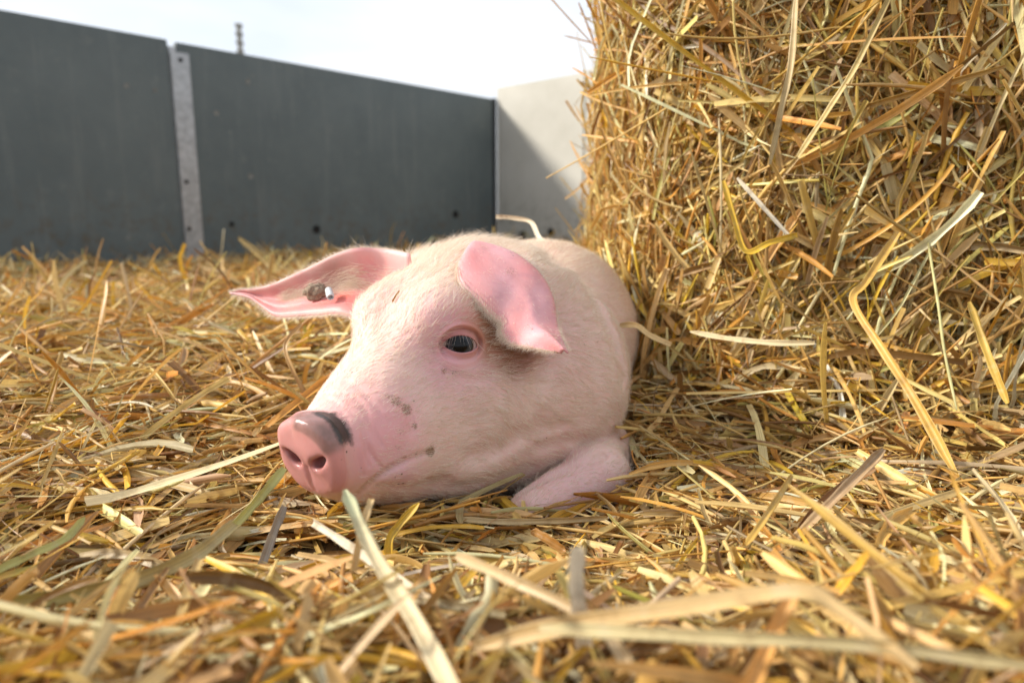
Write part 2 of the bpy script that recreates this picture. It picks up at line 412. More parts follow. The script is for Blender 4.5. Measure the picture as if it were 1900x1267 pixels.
def lerp3(c, tgt, w): return c + (np.asarray(tgt) - c) * np.clip(w, 0, 1)[:, None]
def blob(P, c, r, soft=1.0):
    return np.exp(-(np.linalg.norm(P - c, axis=1) / r) ** 2 * soft)
def pig_paint(P):
    a, l, z = to_head(P); n = vnoise(P, 30, 11); n2 = vnoise(P, 90, 12)
    c = np.tile(np.array((.72, .53, .455)), (len(P), 1))
    c = lerp3(c, (.72, .56, .46), sstep(z, .17, .27) * .8)
    c = lerp3(c, (.68, .42, .39), .25 * sstep(n, .1, 1))
    for (px, py, r, col_, w) in (
            (845, 640, .042, (.62, .30, .34), .95), (835, 600, .030, (.66, .33, .36), .8), (880, 600, .030, (.62, .28, .24), .7),
            (830, 680, .028, (.68, .38, .42), .8), (900, 690, .030, (.66, .38, .40), .6),
            (700, 790, .040, (.70, .34, .35), .95), (740, 800, .030, (.70, .36, .37), .8), (670, 850, .030, (.66, .33, .33), .9),
            (620, 760, .030, (.72, .38, .36), .8), (740, 880, .022, (.66, .40, .44), .7),
            (925, 630, .030, (.42, .20, .10), .9), (960, 652, .026, (.20, .08, .025), 1.), (900, 590, .025, (.36, .16, .08), .8), (925, 625, .022, (.22, .09, .03), .8), (950, 668, .018, (.22, .09, .03), .7),  # cheek under the near ear: brown stain and the ear's shadow painted together
            (1040, 930, .05, (.68, .42, .44), .7), (870, 930, .04, (.60, .30, .27), .7), (1100, 900, .05, (.70, .46, .48), .6),
            (1050, 620, .04, (.74, .46, .46), .5), (700, 480, .03, (.72, .36, .38), .8), (690, 560, .03, (.74, .46, .42), .5)):
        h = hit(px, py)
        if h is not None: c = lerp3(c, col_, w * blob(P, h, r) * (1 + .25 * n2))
    c = lerp3(c, (.60, .42, .29), sstep(P[:, 1], .98, 1.15) * (.75 + .2 * n))  # rear body tan: dirt plus the bale's shade put into the colour
    # disc of the snout
    rr = np.sqrt((l / .038) ** 2 + ((z - HZ) / .038) ** 2)
    disc = sstep(a, .018 + .004 * n2, .010) * (a < .03)
    c = lerp3(c, (.60, .275, .26), disc * .95)
    c = lerp3(c, (.60, .28, .27), disc * sstep(z, .085, .06))
    th = np.degrees(np.arctan2(z - HZ, l)) + 9 * n2                      # angle round the rim, 90 = top, 0 = near side
    arc = sstep(th, 2, 22) * sstep(th, 112, 96)
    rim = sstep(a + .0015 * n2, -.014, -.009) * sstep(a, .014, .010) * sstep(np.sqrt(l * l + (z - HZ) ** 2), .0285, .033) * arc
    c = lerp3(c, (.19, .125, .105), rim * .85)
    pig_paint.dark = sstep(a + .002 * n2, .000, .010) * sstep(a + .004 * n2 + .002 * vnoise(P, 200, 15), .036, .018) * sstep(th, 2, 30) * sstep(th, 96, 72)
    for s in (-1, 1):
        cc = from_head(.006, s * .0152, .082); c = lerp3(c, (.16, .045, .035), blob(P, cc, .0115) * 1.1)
    for hq in catmull(mouth, 16):
        c = lerp3(c, (.30, .17, .13), blob(P, hq, .0028) * .8)
    wet = np.clip(disc * 1.0, 0, 1)
    dirt = np.zeros(len(P))
    for (px, py, r, w) in ((735, 745, .012, .55), (755, 760, .010, .6), (690, 725, .016, .40), (745, 800, .012, .45), (738, 830, .010, .45),
                           (800, 838, .007, .8), (845, 690, .012, .5), (825, 688, .008, .55), (950, 650, .03, .5), (900, 690, .02, .38),
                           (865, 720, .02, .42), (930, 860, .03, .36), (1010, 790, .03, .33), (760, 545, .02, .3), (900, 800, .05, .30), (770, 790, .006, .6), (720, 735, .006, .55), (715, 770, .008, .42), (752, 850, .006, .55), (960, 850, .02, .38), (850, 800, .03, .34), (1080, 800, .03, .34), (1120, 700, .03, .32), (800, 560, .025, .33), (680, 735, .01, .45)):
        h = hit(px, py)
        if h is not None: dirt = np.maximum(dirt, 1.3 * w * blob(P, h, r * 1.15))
    return np.clip(c, 0, 1), wet, dirt

def add_hair(name, roots, tips_dir, normals, length, radius, mat, parent, curl=.25, npts=5, bend=.55):
    """strands: roots lie on the skin, lean along tips_dir"""
    n = len(roots); t = np.linspace(0, 1, npts)
    side = nrm(np.cross(normals, tips_dir)); sw = rng.normal(0, curl, n)[:, None]
    P = np.zeros((n, npts, 3))
    for k, q in enumerate(t):
        off = normals * (q * (1 - bend) + 0.0) + tips_dir * (q * q * .6 + q * .4) * bend * 2 + side * sw * q * q
        P[:, k] = roots + off * length[:, None] * .8
    cu = bpy.data.hair_curves.new(name); cu.add_curves([npts] * n)
    cu.attributes['position'].data.foreach_set('vector', P.astype(np.float32).ravel())
    ra = cu.attributes.get('radius') or cu.attributes.new('radius', 'FLOAT', 'POINT')
    r = (radius[:, None] * (1 - .85 * t[None, :])).astype(np.float32); ra.data.foreach_set('value', r.ravel())
    cu.materials.append(mat); o = bpy.data.objects.new(name, cu); COL.objects.link(o)
    if parent is not None: o.parent = parent
    return o

def build_pig():
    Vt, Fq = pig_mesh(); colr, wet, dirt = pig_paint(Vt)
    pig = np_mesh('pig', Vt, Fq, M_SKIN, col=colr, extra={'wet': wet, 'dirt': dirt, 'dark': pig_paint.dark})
    tag(pig, 'young pink pig lying on straw bedding with its chin down, facing left', 'pig')
    # ---- bristles
    A, B, C_, D = (Vt[Fq[:, k]] for k in range(4)); ctr = (A + B + C_ + D) / 4
    area = np.linalg.norm(np.cross(C_ - A, D - B), axis=1) / 2
    a, l, z = to_head(ctr)
    dens = np.where(ctr[:, 1] < 1.15, 1.0, .5) * sstep(a, .016, .045) * np.where(z < -.02, .1, 1)
    bare = blob(ctr, hit(850, 640), .026) ; dens = dens * (1 - .9 * np.clip(bare * 1.3, 0, 1)) * (np.linalg.norm(ctr - EYE_HIT, axis=1) > .025)
    for px, py, r in ((700, 800, .022), (745, 880, .012), (670, 850, .02)):
        h = hit(px, py)
        if h is not None: dens = dens * (1 - .75 * blob(ctr, h, r))
    toc = nrm(np.array((0, 0, CAM_H)) - ctr)
    w = area * dens; w /= w.sum(); N = 72000
    fi = rng.choice(len(Fq), N, p=w); u, v = rng.random((2, N, 1))
    R = (A[fi] * (1 - u) + B[fi] * u) * (1 - v) + (D[fi] * (1 - u) + C_[fi] * u) * v
    nn = pig_grad(R, False, .003); a, l, z = to_head(R)
    flow = np.array((HB[0], HB[1], 0))[None] * 1.0 + np.stack([0 * a, 0 * a, -.55 * sstep(a, .10, .3) * sstep(z, .25, .12)], -1)
    up = sstep(a, .0, .1) * sstep(z, .15, .25); flow = flow + np.stack([0 * a, 0 * a, .25 * up], -1)
    flow = flow + (np.sign(l) * sstep(a, .12, .3) * .25)[:, None] * L3
    flow = flow + .35 * np.stack([vnoise(R, 40, 21 + k) for k in range(3)], -1) + rng.normal(0, .16, (N, 3))
    flow = nrm(flow - nn * (flow * nn).sum(1, keepdims=True))
    ln = .0055 + .010 * sstep(a, .05, .2); ln = ln * rng.uniform(.6, 1.3, N) * np.where(z > .24, 1.25, 1)
    ln = np.where(R[:, 1] > 1.0, ln * .9, ln); ln = np.where(np.minimum(capsule(R, (.120, .90, -.004), (.104, .79, .002), .05, .042), capsule(R, (.104, .79, .002), (.024, .722, -.014), .042, .034)) < 0, ln * .45, ln)
    st_ = np.maximum(blob(R, hit(955, 650), .030), blob(R, hit(915, 600), .028)) > rng.uniform(.25, .9, N); wd_ = rng.uniform(.00014, .00026, N)  # hairs inside the painted ear shadow and stain, coloured brown
    for m_, mt_ in ((~st_, M_HAIR), (st_, hair_mat('shadow_stain_bristle', (.46, .25, .11), (.26, .12, .05)))):
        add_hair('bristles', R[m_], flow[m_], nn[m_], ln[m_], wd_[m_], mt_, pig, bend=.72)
    # longer wispy hairs along the poll, brow and chin
    wt = area * dens * (np.clip(sstep(to_head(ctr)[2], .235, .28) * 2.2, 0, 9) + 3 * blob(ctr, hit(905, 600), .03) + 1.2 * sstep(ctr[:, 2], .03, .0) + .3 * sstep(to_head(ctr)[0], .03, .06) * (to_head(ctr)[0] < .12))
    wt[ctr[:, 1] > 1.05] = 0; wt /= wt.sum(); N = 3200
    fi = rng.choice(len(Fq), N, p=wt); R = ctr[fi]; nn = pig_grad(R, False, .003); a, l, z = to_head(R)
    flow = np.array((HB[0], HB[1], 0))[None] + rng.normal(0, .5, (N, 3)); flow = nrm(flow - nn * (flow * nn).sum(1, keepdims=True))
    ln = np.where(a < .12, .009, .021) * rng.uniform(.5, 1.4, N)
    add_hair('bristles', R, flow, nn, ln, rng.uniform(.00012, .00020, N), M_HAIR, pig, bend=.5, curl=.35)
    # ---- eye
    for Ec, En, first in ((EYE_C, EYE_N, True), (EYE_C2, EYE_N2, False)):
        build_eye(pig, Ec, En, first)
    build_ear(pig, True); build_ear(pig, False)
    return pig

def eye_mat():
    k = Mat('pig_eye'); r = k.n('Attribute', _attribute_name='ring'); t = k.n('TexCoord')
    n = k.noise(t.outputs['Object'], 900, 3, .6)
    cr_ = k.t.nodes.new('ShaderNodeValToRGB'); k.l(r.outputs['Fac'], cr_.inputs[0]); e = cr_.color_ramp
    e.elements[0].position = 0; e.elements[0].color = (.004, .004, .005, 1)
    e.elements[1].position = 1; e.elements[1].color = (.50, .36, .34, 1)
    for p, c in ((.25, (.003, .003, .004)), (.30, (.026, .030, .036)), (.45, (.060, .066, .076)), (.52, (.02, .018, .018)), (.57, (.07, .05, .05)), (.63, (.40, .28, .27))):
        q = e.elements.new(p); q.color = (*c, 1)
    c = cr_.outputs[0]
    k.l(c, k.b.inputs['Base Color']); k.b.inputs['Roughness'].default_value = .08; k.b.inputs['Specular IOR Level'].default_value = .2
    k.b.inputs['Coat Weight'].default_value = .12; k.b.inputs['Coat Roughness'].default_value = .02
    return k.m
M_EYE = eye_mat()
def sphere_arr(c, n, r, nu=48, nv=32, cornea=True):
    n = nrm(n); e1 = nrm(np.cross(n, U3)); e2 = np.cross(e1, n)
    V, F, ring = [], [], []
    for i in range(nv + 1):
        th = math.pi * i / nv * .999 + .0008
        rr = r * (1 + (.055 * math.exp(-(th / .55) ** 4) if cornea else 0))
        for j in range(nu):
            ph = 2 * math.pi * j / nu
            V.append(c + rr * (n * math.cos(th) + (e1 * math.cos(ph) + e2 * math.sin(ph)) * math.sin(th))); ring.append(th / 1.4)
    for i in range(nv):
        for j in range(nu): F.append((i * nu + j, i * nu + (j + 1) % nu, (i + 1) * nu + (j + 1) % nu, (i + 1) * nu + j))
    return np.array(V), np.array(F), np.clip(np.array(ring), 0, 1)
def build_eye(pig, c, n, near):
    look = nrm(n * .5 + nrm(np.array((0, 0, CAM_H)) - c) * .55) if near else n
    V, F, ring = sphere_arr(c, look, EYE_R)
    np_mesh('eye', V, F[:, ::-1], M_EYE, pig, extra={'ring': ring})
    # eyelids: a collar from the almond opening out to the surrounding skin
    e1 = nrm(np.cross(n, U3)); e2 = nrm(np.cross(e1, n))               # e1 towards the tail/front, e2 up
    nu, nr = 96, 24; V = []; keep_s = list(SOCKETS); SOCKETS.clear()
    PH = np.repeat(2 * math.pi * np.arange(nu) / nu, nr); TT = np.tile(np.arange(nr) / (nr - 1), nu); CX, SY = np.cos(PH), np.sin(PH)
    hx, hyu, hyl = .0186, .0104, .0070
    u0 = hx * CX; v0 = np.where(SY > 0, hyu, hyl) * np.sign(SY) * np.abs(SY) ** 1.25 + .0015 * CX * (1 if near else -1)
    u = u0 + (.034 * CX - u0) * TT; v = v0 + (.030 * SY + .001 - v0) * TT
    rho = np.hypot(u, v); he = np.sqrt(np.maximum((EYE_R + .0010) ** 2 - rho * rho, 0))
    Q = c + e1 * u[:, None] + e2 * v[:, None]; hs = np.full(len(Q), .05)
    for _ in range(26): hs -= pig_sdf(Q + n * hs[:, None]) * .85           # find the skin along n
    w = sstep(TT, 0, .62); hgt = he * (1 - w) + hs * w + .0012 * np.exp(-((TT - .10) / .10) ** 2)
    pos, neg = np.clip(SY, 0, 1), np.clip(-SY, 0, 1)
    hgt += -.0022 * np.exp(-((TT - .34) / .06) ** 2) * pos ** .5 + .0032 * np.exp(-((TT - .55) / .16) ** 2) * pos
    hgt += -.0005 * np.exp(-((TT - .35) / .08) ** 2) * neg + .0008 * np.exp(-((TT - .55) / .18) ** 2) * neg
    idx = np.tile(np.arange(nr), nu); hgt = hgt - .0018 * (idx == 0) - .0010 * (idx == nr - 1)
    V = Q + n * hgt[:, None]
    SOCKETS.extend(keep_s); V = np.array(V); F = []
    for j in range(nu):
        for i in range(nr - 1): F.append((j * nr + i, j * nr + i + 1, ((j + 1) % nu) * nr + i + 1, ((j + 1) % nu) * nr + i))
    F = np.array(F)
    cc, wet, dirt = pig_paint(V)
    tt = (np.arange(len(V)) % nr) / (nr - 1)
    cc = lerp3(cc, (.42, .17, .17), np.exp(-((tt - .02) / .10) ** 2) * .8); cc = lerp3(cc, (.45, .22, .22), np.exp(-((tt - .36) / .05) ** 2) * .4)
    o = np_mesh('eyelid', V, F, M_SKIN, pig, col=cc, extra={'wet': wet + .7 * np.exp(-(tt / .1) ** 2), 'dirt': dirt * .5})
    # lashes on the upper lid
    m = 16; ph = np.linspace(.18, math.pi - .18, m) + rng.normal(0, .03, m)
    R = []; 
    for p in ph:
        j = int(p / (2 * math.pi) * nu) % nu; R.append(V[j * nr + 1])
    R = np.array(R) + rng.normal(0, .0002, (m, 3)); N_ = np.tile(n, (m, 1)); T = nrm(-e2 * .9 + e1 * np.cos(ph)[:, None] * .9 + n * .2 + rng.normal(0, .12, (m, 3)))
    add_hair('eyelashes', R, T, N_, rng.uniform(.011, .019, m), np.full(m, .00013), M_HAIR, pig, curl=.1, bend=.55)

# ---- ears: a leaf of cartilage between two edges, bent in depth
def build_ear(pig, near):
    if near:
        # front edge, rear edge, root -> tip ; (px, py, Y)
        E1 = [(880, 470, .800), (850, 492, .770), (852, 530, .750), (884, 566, .742), (908, 588, .740), (927, 602, .738), (927, 620, .733), (945, 638, .726), (995, 648, .710), (1040, 655, .702)]
        E2 = [(884, 458, .822), (918, 458, .815), (962, 474, .800), (1002, 508, .785), (1026, 552, .768), (1034, 598, .748), (1044, 632, .722), (1055, 654, .700)]
        crown = .011; thick = .0034
    else:
        E1 = [(760, 470, .84), (712, 462, .860), (660, 461, .858), (612, 476, .862), (560, 502, .872), (512, 524, .885), (470, 535, .898), (445, 537, .905), (428, 542, .910)]
        E2 = [(700, 600, .785), (662, 594, .805), (628, 584, .815), (590, 585, .830), (552, 588, .848), (512, 588, .868), (490, 572, .885), (462, 553, .898), (428, 545, .910)]
        crown = -.022; thick = .0045
    e1 = catmull([at(*p) for p in E1], 56); e2 = catmull([at(*p) for p in E2], 56); nu, nv = 56, 26
    chord = e2 - e1; axis_ = nrm(np.gradient(e1 + e2, axis=0)); nn = nrm(np.cross(chord, axis_))
    nn = np.where((nn @ np.array((0, -1., .2)))[:, None] < 0, -nn, nn)
    Wd = np.linalg.norm(chord, axis=1)
    G = np.zeros((nu, nv, 3))
    for j in range(nv):
        s = j / (nv - 1); prof = math.sin(math.pi * s) ** .85
        amp = np.minimum(Wd * .28, abs(crown)) * np.sign(crown)
        if not near:
            prof = math.sin(math.pi * min(s * 1.12, 1)) ** 1.0            # deep bowl below the folded upper rim
            amp = amp * 1.25
            # upper rim rolls over
        G[:, j] = e1 + chord * s + nn * (amp * prof)[:, None]
        if near:                                                       # veins and a soft double ridge
            G[:, j] += nn * (.0020 * math.sin(s * 9) * np.sin(np.linspace(0, 5, nu)) + .0018 * math.exp(-((s - .55) / .10) ** 2) * np.sin(np.linspace(0, 3.14, nu)))[:, None]
        else:
            G[:, j] += nn * (.0045 * math.exp(-((s - .62) / .10) ** 2) * np.sin(np.linspace(.3, 2.8, nu)))[:, None]
    G += nn[:, None, :] * (.0012 * vnoise(G.reshape(-1, 3), 70, 31).reshape(nu, nv))[:, :, None]
    # closed shell with rounded edges
    dn = np.gradient(G, axis=0); dv = np.gradient(G, axis=1); NN = nrm(np.cross(dv, dn)); 
    flip = (NN * nn[:, None, :]).sum(-1, keepdims=True) < 0; NN = np.where(flip, -NN, NN)
    s = np.linspace(0, 1, nv); edge = np.minimum(s, 1 - s) * 2; th = thick * (.25 + .75 * np.sqrt(1 - (1 - np.clip(edge * 4, 0, 1)) ** 2))
    tt = np.linspace(0, 1, nu); th = th[None, :] * np.where(tt > .9, .55 + .45 * (1 - tt) / .1, 1)[:, None]
    front = G + NN * th[:, :, None] / 2; back = G - NN * th[:, :, None] / 2
    V = np.vstack([front.reshape(-1, 3), back.reshape(-1, 3)]); off = nu * nv; F = []
    for i in range(nu - 1):
        for j in range(nv - 1):
            q = (i * nv + j, i * nv + j + 1, (i + 1) * nv + j + 1, (i + 1) * nv + j)
            F.append(q); F.append(tuple(x + off for x in q[::-1]))
        for j in (0, nv - 1):
            q = (i * nv + j, (i + 1) * nv + j, (i + 1) * nv + j + off, i * nv + j + off); F.append(q if j == 0 else q[::-1])
    for j in range(nv - 1):
        for i in (0, nu - 1):
            q = (i * nv + j, i * nv + j + 1, i * nv + j + 1 + off, i * nv + j + off); F.append(q[::-1] if i == 0 else q)
    n = vnoise(V, 60, 41); n2 = vnoise(V, 150, 42); jj = np.tile(np.tile(s, nu), 2); ii = np.tile(np.repeat(tt, nv), 2)
    isb = np.arange(len(V)) >= off
    if near:
        c = np.tile(np.array((.70, .335, .345)), (len(V), 1)); c = lerp3(c, (.66, .38, .43), .55 * sstep(n, 0, .9)); c = lerp3(c, (.74, .27, .27), .5 * sstep(-n, .2, 1))
        c = lerp3(c, (.56, .26, .30), .5 * np.exp(-((np.abs(n2 + .5 * n)) / .10) ** 2)); c = lerp3(c, (.84, .68, .60), np.exp(-(jj / .045) ** 2) * .9)
        dirt = .66 * blob(V, at(945, 510, .77), .018) + .55 * blob(V, at(900, 560, .75), .012) + .5 * blob(V, at(985, 600, .75), .010) + .45 * blob(V, at(1030, 640, .71), .012) + .5 * np.exp(-(jj / .04) ** 2) * sstep(ii, .4, .6) + .3 * blob(V, at(975, 560, .77), .02)
        dirt = np.maximum(dirt, .75 * blob(V, at(925, 592, .742), .007))
    else:
        c = np.tile(np.array((.70, .35, .34)), (len(V), 1)); c = lerp3(c, (.66, .19, .16), sstep(jj, .45, .8) * sstep(jj, 1.0, .9) * .7 * sstep(ii, .95, .7))
        c = lerp3(c, (.62, .10, .07), blob(V, at(632, 552, .84), .020)); c = lerp3(c, (.80, .62, .58), np.exp(-(jj / .10) ** 2) * .6)
        c = lerp3(c, (.80, .66, .62), np.exp(-((1 - jj) / .05) ** 2) * .7)
        c = lerp3(c, (.34, .18, .13), blob(V, at(618, 512, .86), .024) * .75); c = lerp3(c, (.60, .22, .24), .4 * sstep(n, 0, .8))
        dirt = .5 * blob(V, at(585, 535, .87), .012) + .25 * blob(V, at(620, 520, .86), .02)
    ear = np_mesh('ear', V, np.array(F), M_SKIN, pig, col=np.clip(c, 0, 1), extra={'wet': np.full(len(V), .25), 'dirt': dirt})
    ear['label'] = 'pink near ear flopping forward over the eye' if near else 'pink far ear held out sideways, with an ear tag'
    # fuzz: white fringe on the rims, soft hair inside the far ear
    R, N_, T, Lh = [], [], [], []
    for k in range(3000 if near else 5200):
        r_ = rng.random(); i = int(rng.integers(1, nu - 2))
        if near:
            j = int(min(nv - 1, abs(rng.normal(0, 1.6)))) if r_ < .6 else (nv - 1 - int(min(4, abs(rng.normal(0, .8)))) if r_ < .8 else int(rng.integers(0, nv)))
            ln_ = rng.uniform(.002, .0045) if j > 3 else rng.uniform(.003, .007)
            d = -nrm(chord[i]) * (.8 if j < 6 else (-.8 if j > nv - 6 else 0)) + axis_[i] * .6
        else:
            if r_ < .30: j = int(min(nv - 1, abs(rng.normal(0, 1.2))))
            elif r_ < .50: j = nv - 1 - int(min(4, abs(rng.normal(0, .8))))
            else: j = int(np.clip(rng.normal(nv * .38, 3.2), 0, nv - 1)); i = int(rng.integers(1, int(nu * .62)))
            ln_ = rng.uniform(.003, .007) if r_ < .5 else rng.uniform(.009, .022)
            d = -nrm(chord[i]) * (.8 if j < 4 else (-.8 if j > nv - 5 else -.1)) + axis_[i] * .9
        base = front[i, j] + rng.uniform(0, 1) * (front[i + 1, j] - front[i, j]) - NN[i, j] * th[i, j] * .1
        R.append(base); N_.append(NN[i, j]); T.append(nrm(d + rng.normal(0, .2, 3))); Lh.append(ln_)
    add_hair('ear_fringe', np.array(R), np.array(T), np.array(N_), np.array(Lh), np.full(len(R), .00016), M_HAIR, ear, bend=.75)
    if not near: build_tag(ear)

def tube_arr(pts, rad, k=12, cap=True):
    pts = np.asarray(pts, float); n = len(pts); rad = np.broadcast_to(np.asarray(rad, float), (n,))
    T = nrm(np.gradient(pts, axis=0)); ref = U3 if abs(T[0] @ U3) < .9 else np.array((1., 0, 0))
    A = nrm(np.cross(T, ref)); B = np.cross(T, A); V = []
    for i in range(n):
        for j in range(k):
            p = 2 * math.pi * j / k; V.append(pts[i] + rad[i] * (A[i] * math.cos(p) + B[i] * math.sin(p)))
    F = [(i * k + j, i * k + (j + 1) % k, (i + 1) * k + (j + 1) % k, (i + 1) * k + j) for i in range(n - 1) for j in range(k)]
    return np.array(V), F
def build_tag(ear):
    c = at(612, 546, .836); ax = nrm(np.array((.35, -.85, -.45)))
    prof = [(-.010, .0045), (-.002, .0045), (-.002, .0050), (.007, .0046), (.0075, .0040), (.0072, .0030), (.002, .0028), (.0018, .0002)]
    V, F = tube_arr([c + ax * p[0] + ax * i * 1e-7 for i, p in enumerate(prof)], [p[1] for p in prof], 20)
    # tube_arr takes its frame from the gradient; rebuild with one fixed axis
    e1 = nrm(np.cross(ax, U3)); e2 = np.cross(ax, e1); V = []
    for p, r in prof:
        for j in range(20):
            t = 2 * math.pi * j / 20; V.append(c + ax * p + r * (e1 * math.cos(t) + e2 * math.sin(t)))
    tg = np_mesh('ear_tag', V, np.array(F), plain('tag_plastic', (.62, .66, .68), .35, 0, .35, 700), ear, smooth=False)
    # mud-caked button behind the stud
    cc = at(585, 541, .858); V, F, _ = sphere_arr(np.zeros(3), np.array((0, -1., 0)), 1, 40, 26, False)
    R = np.array((.0135, .006, .0105)); n = vnoise(V, 3.2, 51) * .22 + vnoise(V, 9, 52) * .08
    np_mesh('mud', cc + V * R * (1 + n[:, None]), F[:, ::-1], plain('dried_mud', (.33, .24, .17), .9, 0, .6, 350), ear)

# ------------------------------------------------------------------ straw
PAL = np.array([(.68, .45, .18), (.77, .58, .31), (.62, .33, .09), (.76, .48, .08), (.54, .46, .17), (.54, .42, .30), (.25, .13, .05), (.86, .75, .55), (.66, .46, .23), (.44, .25, .10), (.90, .84, .74)])
PW = np.array([.21, .18, .12, .07, .025, .08, .07, .08, .12, .08, .025])
def straw_arrays(Cn, D, U, L, Wd, S=6, K=3, tubes=False, bend=.35, kink=.3, colr=None, vary=1.0):
    n = len(Cn); D = nrm(D); B = nrm(np.cross(U, D)); Un = np.cross(D, B)
    t = np.linspace(-.5, .5, S + 1)
    b1 = rng.normal(0, bend, n); b2 = rng.normal(0, bend * .5, n)
    tk = rng.uniform(-.35, .35, n); has = rng.random(n) < kink; ka = np.where(has, rng.normal(0, .7, n), 0); kb = np.where(has, rng.normal(0, .30, n), 0)
    tt = t[None, :]; q = tt * tt - 1 / 12; kk = np.maximum(tt - tk[:, None], 0)
    P = (Cn[:, None] + D[:, None] * (L[:, None] * tt)[..., None] + B[:, None] * (L[:, None] * (b1[:, None] * q + ka[:, None] * kk))[..., None]
         + Un[:, None] * (L[:, None] * (-np.abs(b2)[:, None] * q + kb[:, None] * kk))[..., None])
    T = nrm(np.gradient(P, axis=1)); roll = rng.uniform(-.9, .9, n) + (rng.random(n) < .2) * rng.uniform(0, 3.1, n); tw = rng.normal(0, .8, n)
    an = roll[:, None] + tw[:, None] * tt
    s0 = nrm(np.cross(np.broadcast_to(Un[:, None], T.shape), T)); u0 = np.cross(T, s0)
    sv = s0 * np.cos(an)[..., None] + u0 * np.sin(an)[..., None]; uv_ = np.cross(T, sv)
    e0, e1 = rng.uniform(.25, 1, n), rng.uniform(.25, 1, n); wid = np.ones((n, S + 1)); wid[:, 0] = e0; wid[:, -1] = e1
    wid *= 1 + .12 * rng.normal(size=(n, S + 1)); wid = wid * Wd[:, None] / 2
    V = np.zeros((n, S + 1, K, 3)); uvc = np.zeros((n, S + 1, K, 2)); o1 = rng.uniform(0, 50, n); o2 = rng.uniform(0, 50, n)
    if tubes:
        for k in range(K):
            a = 2 * math.pi * k / K; V[:, :, k] = P + sv * (wid * math.cos(a))[..., None] + uv_ * (wid * math.sin(a) * .8)[..., None]
            uvc[:, :, k, 0] = o1[:, None] + abs(2 * k / K - 1) * Wd[:, None] * 1.5
            uvc[:, :, k, 1] = o2[:, None] + tt * L[:, None]
    else:
        fold = rng.uniform(.1, 1.3, n)
        for k in range(K):
            x = 2 * k / (K - 1) - 1
            V[:, :, k] = P + sv * (wid * x)[..., None] + uv_ * (wid * fold[:, None] * (x * x - .5))[..., None]
            uvc[:, :, k, 0] = o1[:, None] + x * wid; uvc[:, :, k, 1] = o2[:, None] + tt * L[:, None]
    if colr is None:
        ci = rng.choice(len(PAL), n, p=PW / PW.sum()); colr = PAL[ci] * rng.uniform(.72, 1.18, (n, 1)) * rng.normal(1, .05 * vary, (n, 3))
    cols = np.broadcast_to(np.asarray(colr)[:, None, None], V.shape)
    base = (np.arange(n) * (S + 1) * K)[:, None, None]; i = np.arange(S)[None, :, None]; kq = K if tubes else K - 1; k = np.arange(kq)[None, None, :]
    a_ = base + i * K + k; b_ = base + i * K + (k + 1) % K
    F = np.stack([a_, b_, b_ + K, a_ + K], -1).reshape(-1, 4)
    return V.reshape(-1, 3), F, cols.reshape(-1, 3), uvc.reshape(-1, 2), P
def merge(parts):
    V, F, C, U = [], [], [], []; o = 0
    for p in parts:
        V.append(p[0]); F.append(p[1] + o); C.append(p[2]); U.append(p[3]); o += len(p[0])
    return np.vstack(V), np.vstack(F), np.vstack(C), np.vstack(U)

def bed_h(x, y):
    P = np.stack([x, y, 0 * x], -1)
    h = .010 * vnoise(P, 9, 61) + .006 * vnoise(P, 25, 62) + .022 * sstep(y, 1.2, 3.0) + .07 * sstep(y, 4.8, 6.4) + .028 * vnoise(P, 3.4, 66) * sstep(y, 1.3, 2.2)
    h = h - .045 * sstep(y, 1.6, 3.0) * sstep(x, .0, -.9)
    h = h + .046 * sstep(y, .56, .30) * (1 + .3 * vnoise(P, 6, 63))
    h = h + .13 * np.exp(-np.maximum(bale_dist(x, y), 0) / .10) * sstep(x, .12, .34)
    h = h + .035 * sstep(-x, .25, .5) * sstep(y, .55, .9) * (y < 9)
    h = h - .021 * np.exp(-(((x - .06) / .13) ** 2 + ((y - .66) / .10) ** 2))
    return h - .012
# bale outline seen from above
BALE = np.array([(.72, 4.0), (.50, 3.1), (.385, 2.5), (.322, 2.05), (.278, 1.6), (.278, 1.32), (.33, 1.17), (.44, 1.09), (.62, 1.04), (.85, .99), (1.15, .94), (1.6, .90), (2.1, .95)])
BC = catmull(BALE, 220)
def bale_dist(x, y):
    """signed distance-ish from the bale outline, positive outside"""
    P = np.stack([x, y], -1); sh = P.shape[:-1]; P = P.reshape(-1, 2); out_ = np.full(len(P), 9.); 
    for c0 in range(0, len(P), 40000):
        q = P[c0:c0 + 40000]; d = np.linalg.norm(q[:, None] - BC[None, ::2], axis=2); k = d.argmin(1); dd = d.min(1)
        b = BC[::2][k]; tg_ = np.gradient(BC[::2], axis=0)[k]; nx = np.stack([tg_[:, 1], -tg_[:, 0]], -1)   # outward
        sgn = ((q - b) * nx).sum(1); out_[c0:c0 + 40000] = np.where(sgn > 0, dd, -dd)
    return out_.reshape(sh)
TG = np.gradient(BC, axis=0); BN = np.stack([TG[:, 1], -TG[:, 0]], -1); BN /= np.linalg.norm(BN, axis=1, keepdims=True)
if (BN[60] @ np.array((-1, 0))) < 0: BN = -BN
BH = 1.30
def bale_pt(u, z):
    """u 0..1 along the outline, z height -> point, outward normal"""
    f = u * (len(BC) - 1); i = np.minimum(f.astype(int), len(BC) - 2); w = (f - i)[:, None]
    p = BC[i] * (1 - w) + BC[i + 1] * w; n = nrm(BN[i] * (1 - w) + BN[i + 1] * w)
    q = np.stack([p[:, 0], p[:, 1], z], -1)
    off = .09 * np.exp(-np.maximum(z, 0) / .16) - .05 * sstep(z, .75, 1.3) + .022 * vnoise(q, 7, 71) + .012 * vnoise(q, 19, 72)
    P = np.stack([p[:, 0] + n[:, 0] * off, p[:, 1] + n[:, 1] * off, z], -1)
    return P, np.stack([n[:, 0], n[:, 1], 0 * z], -1)

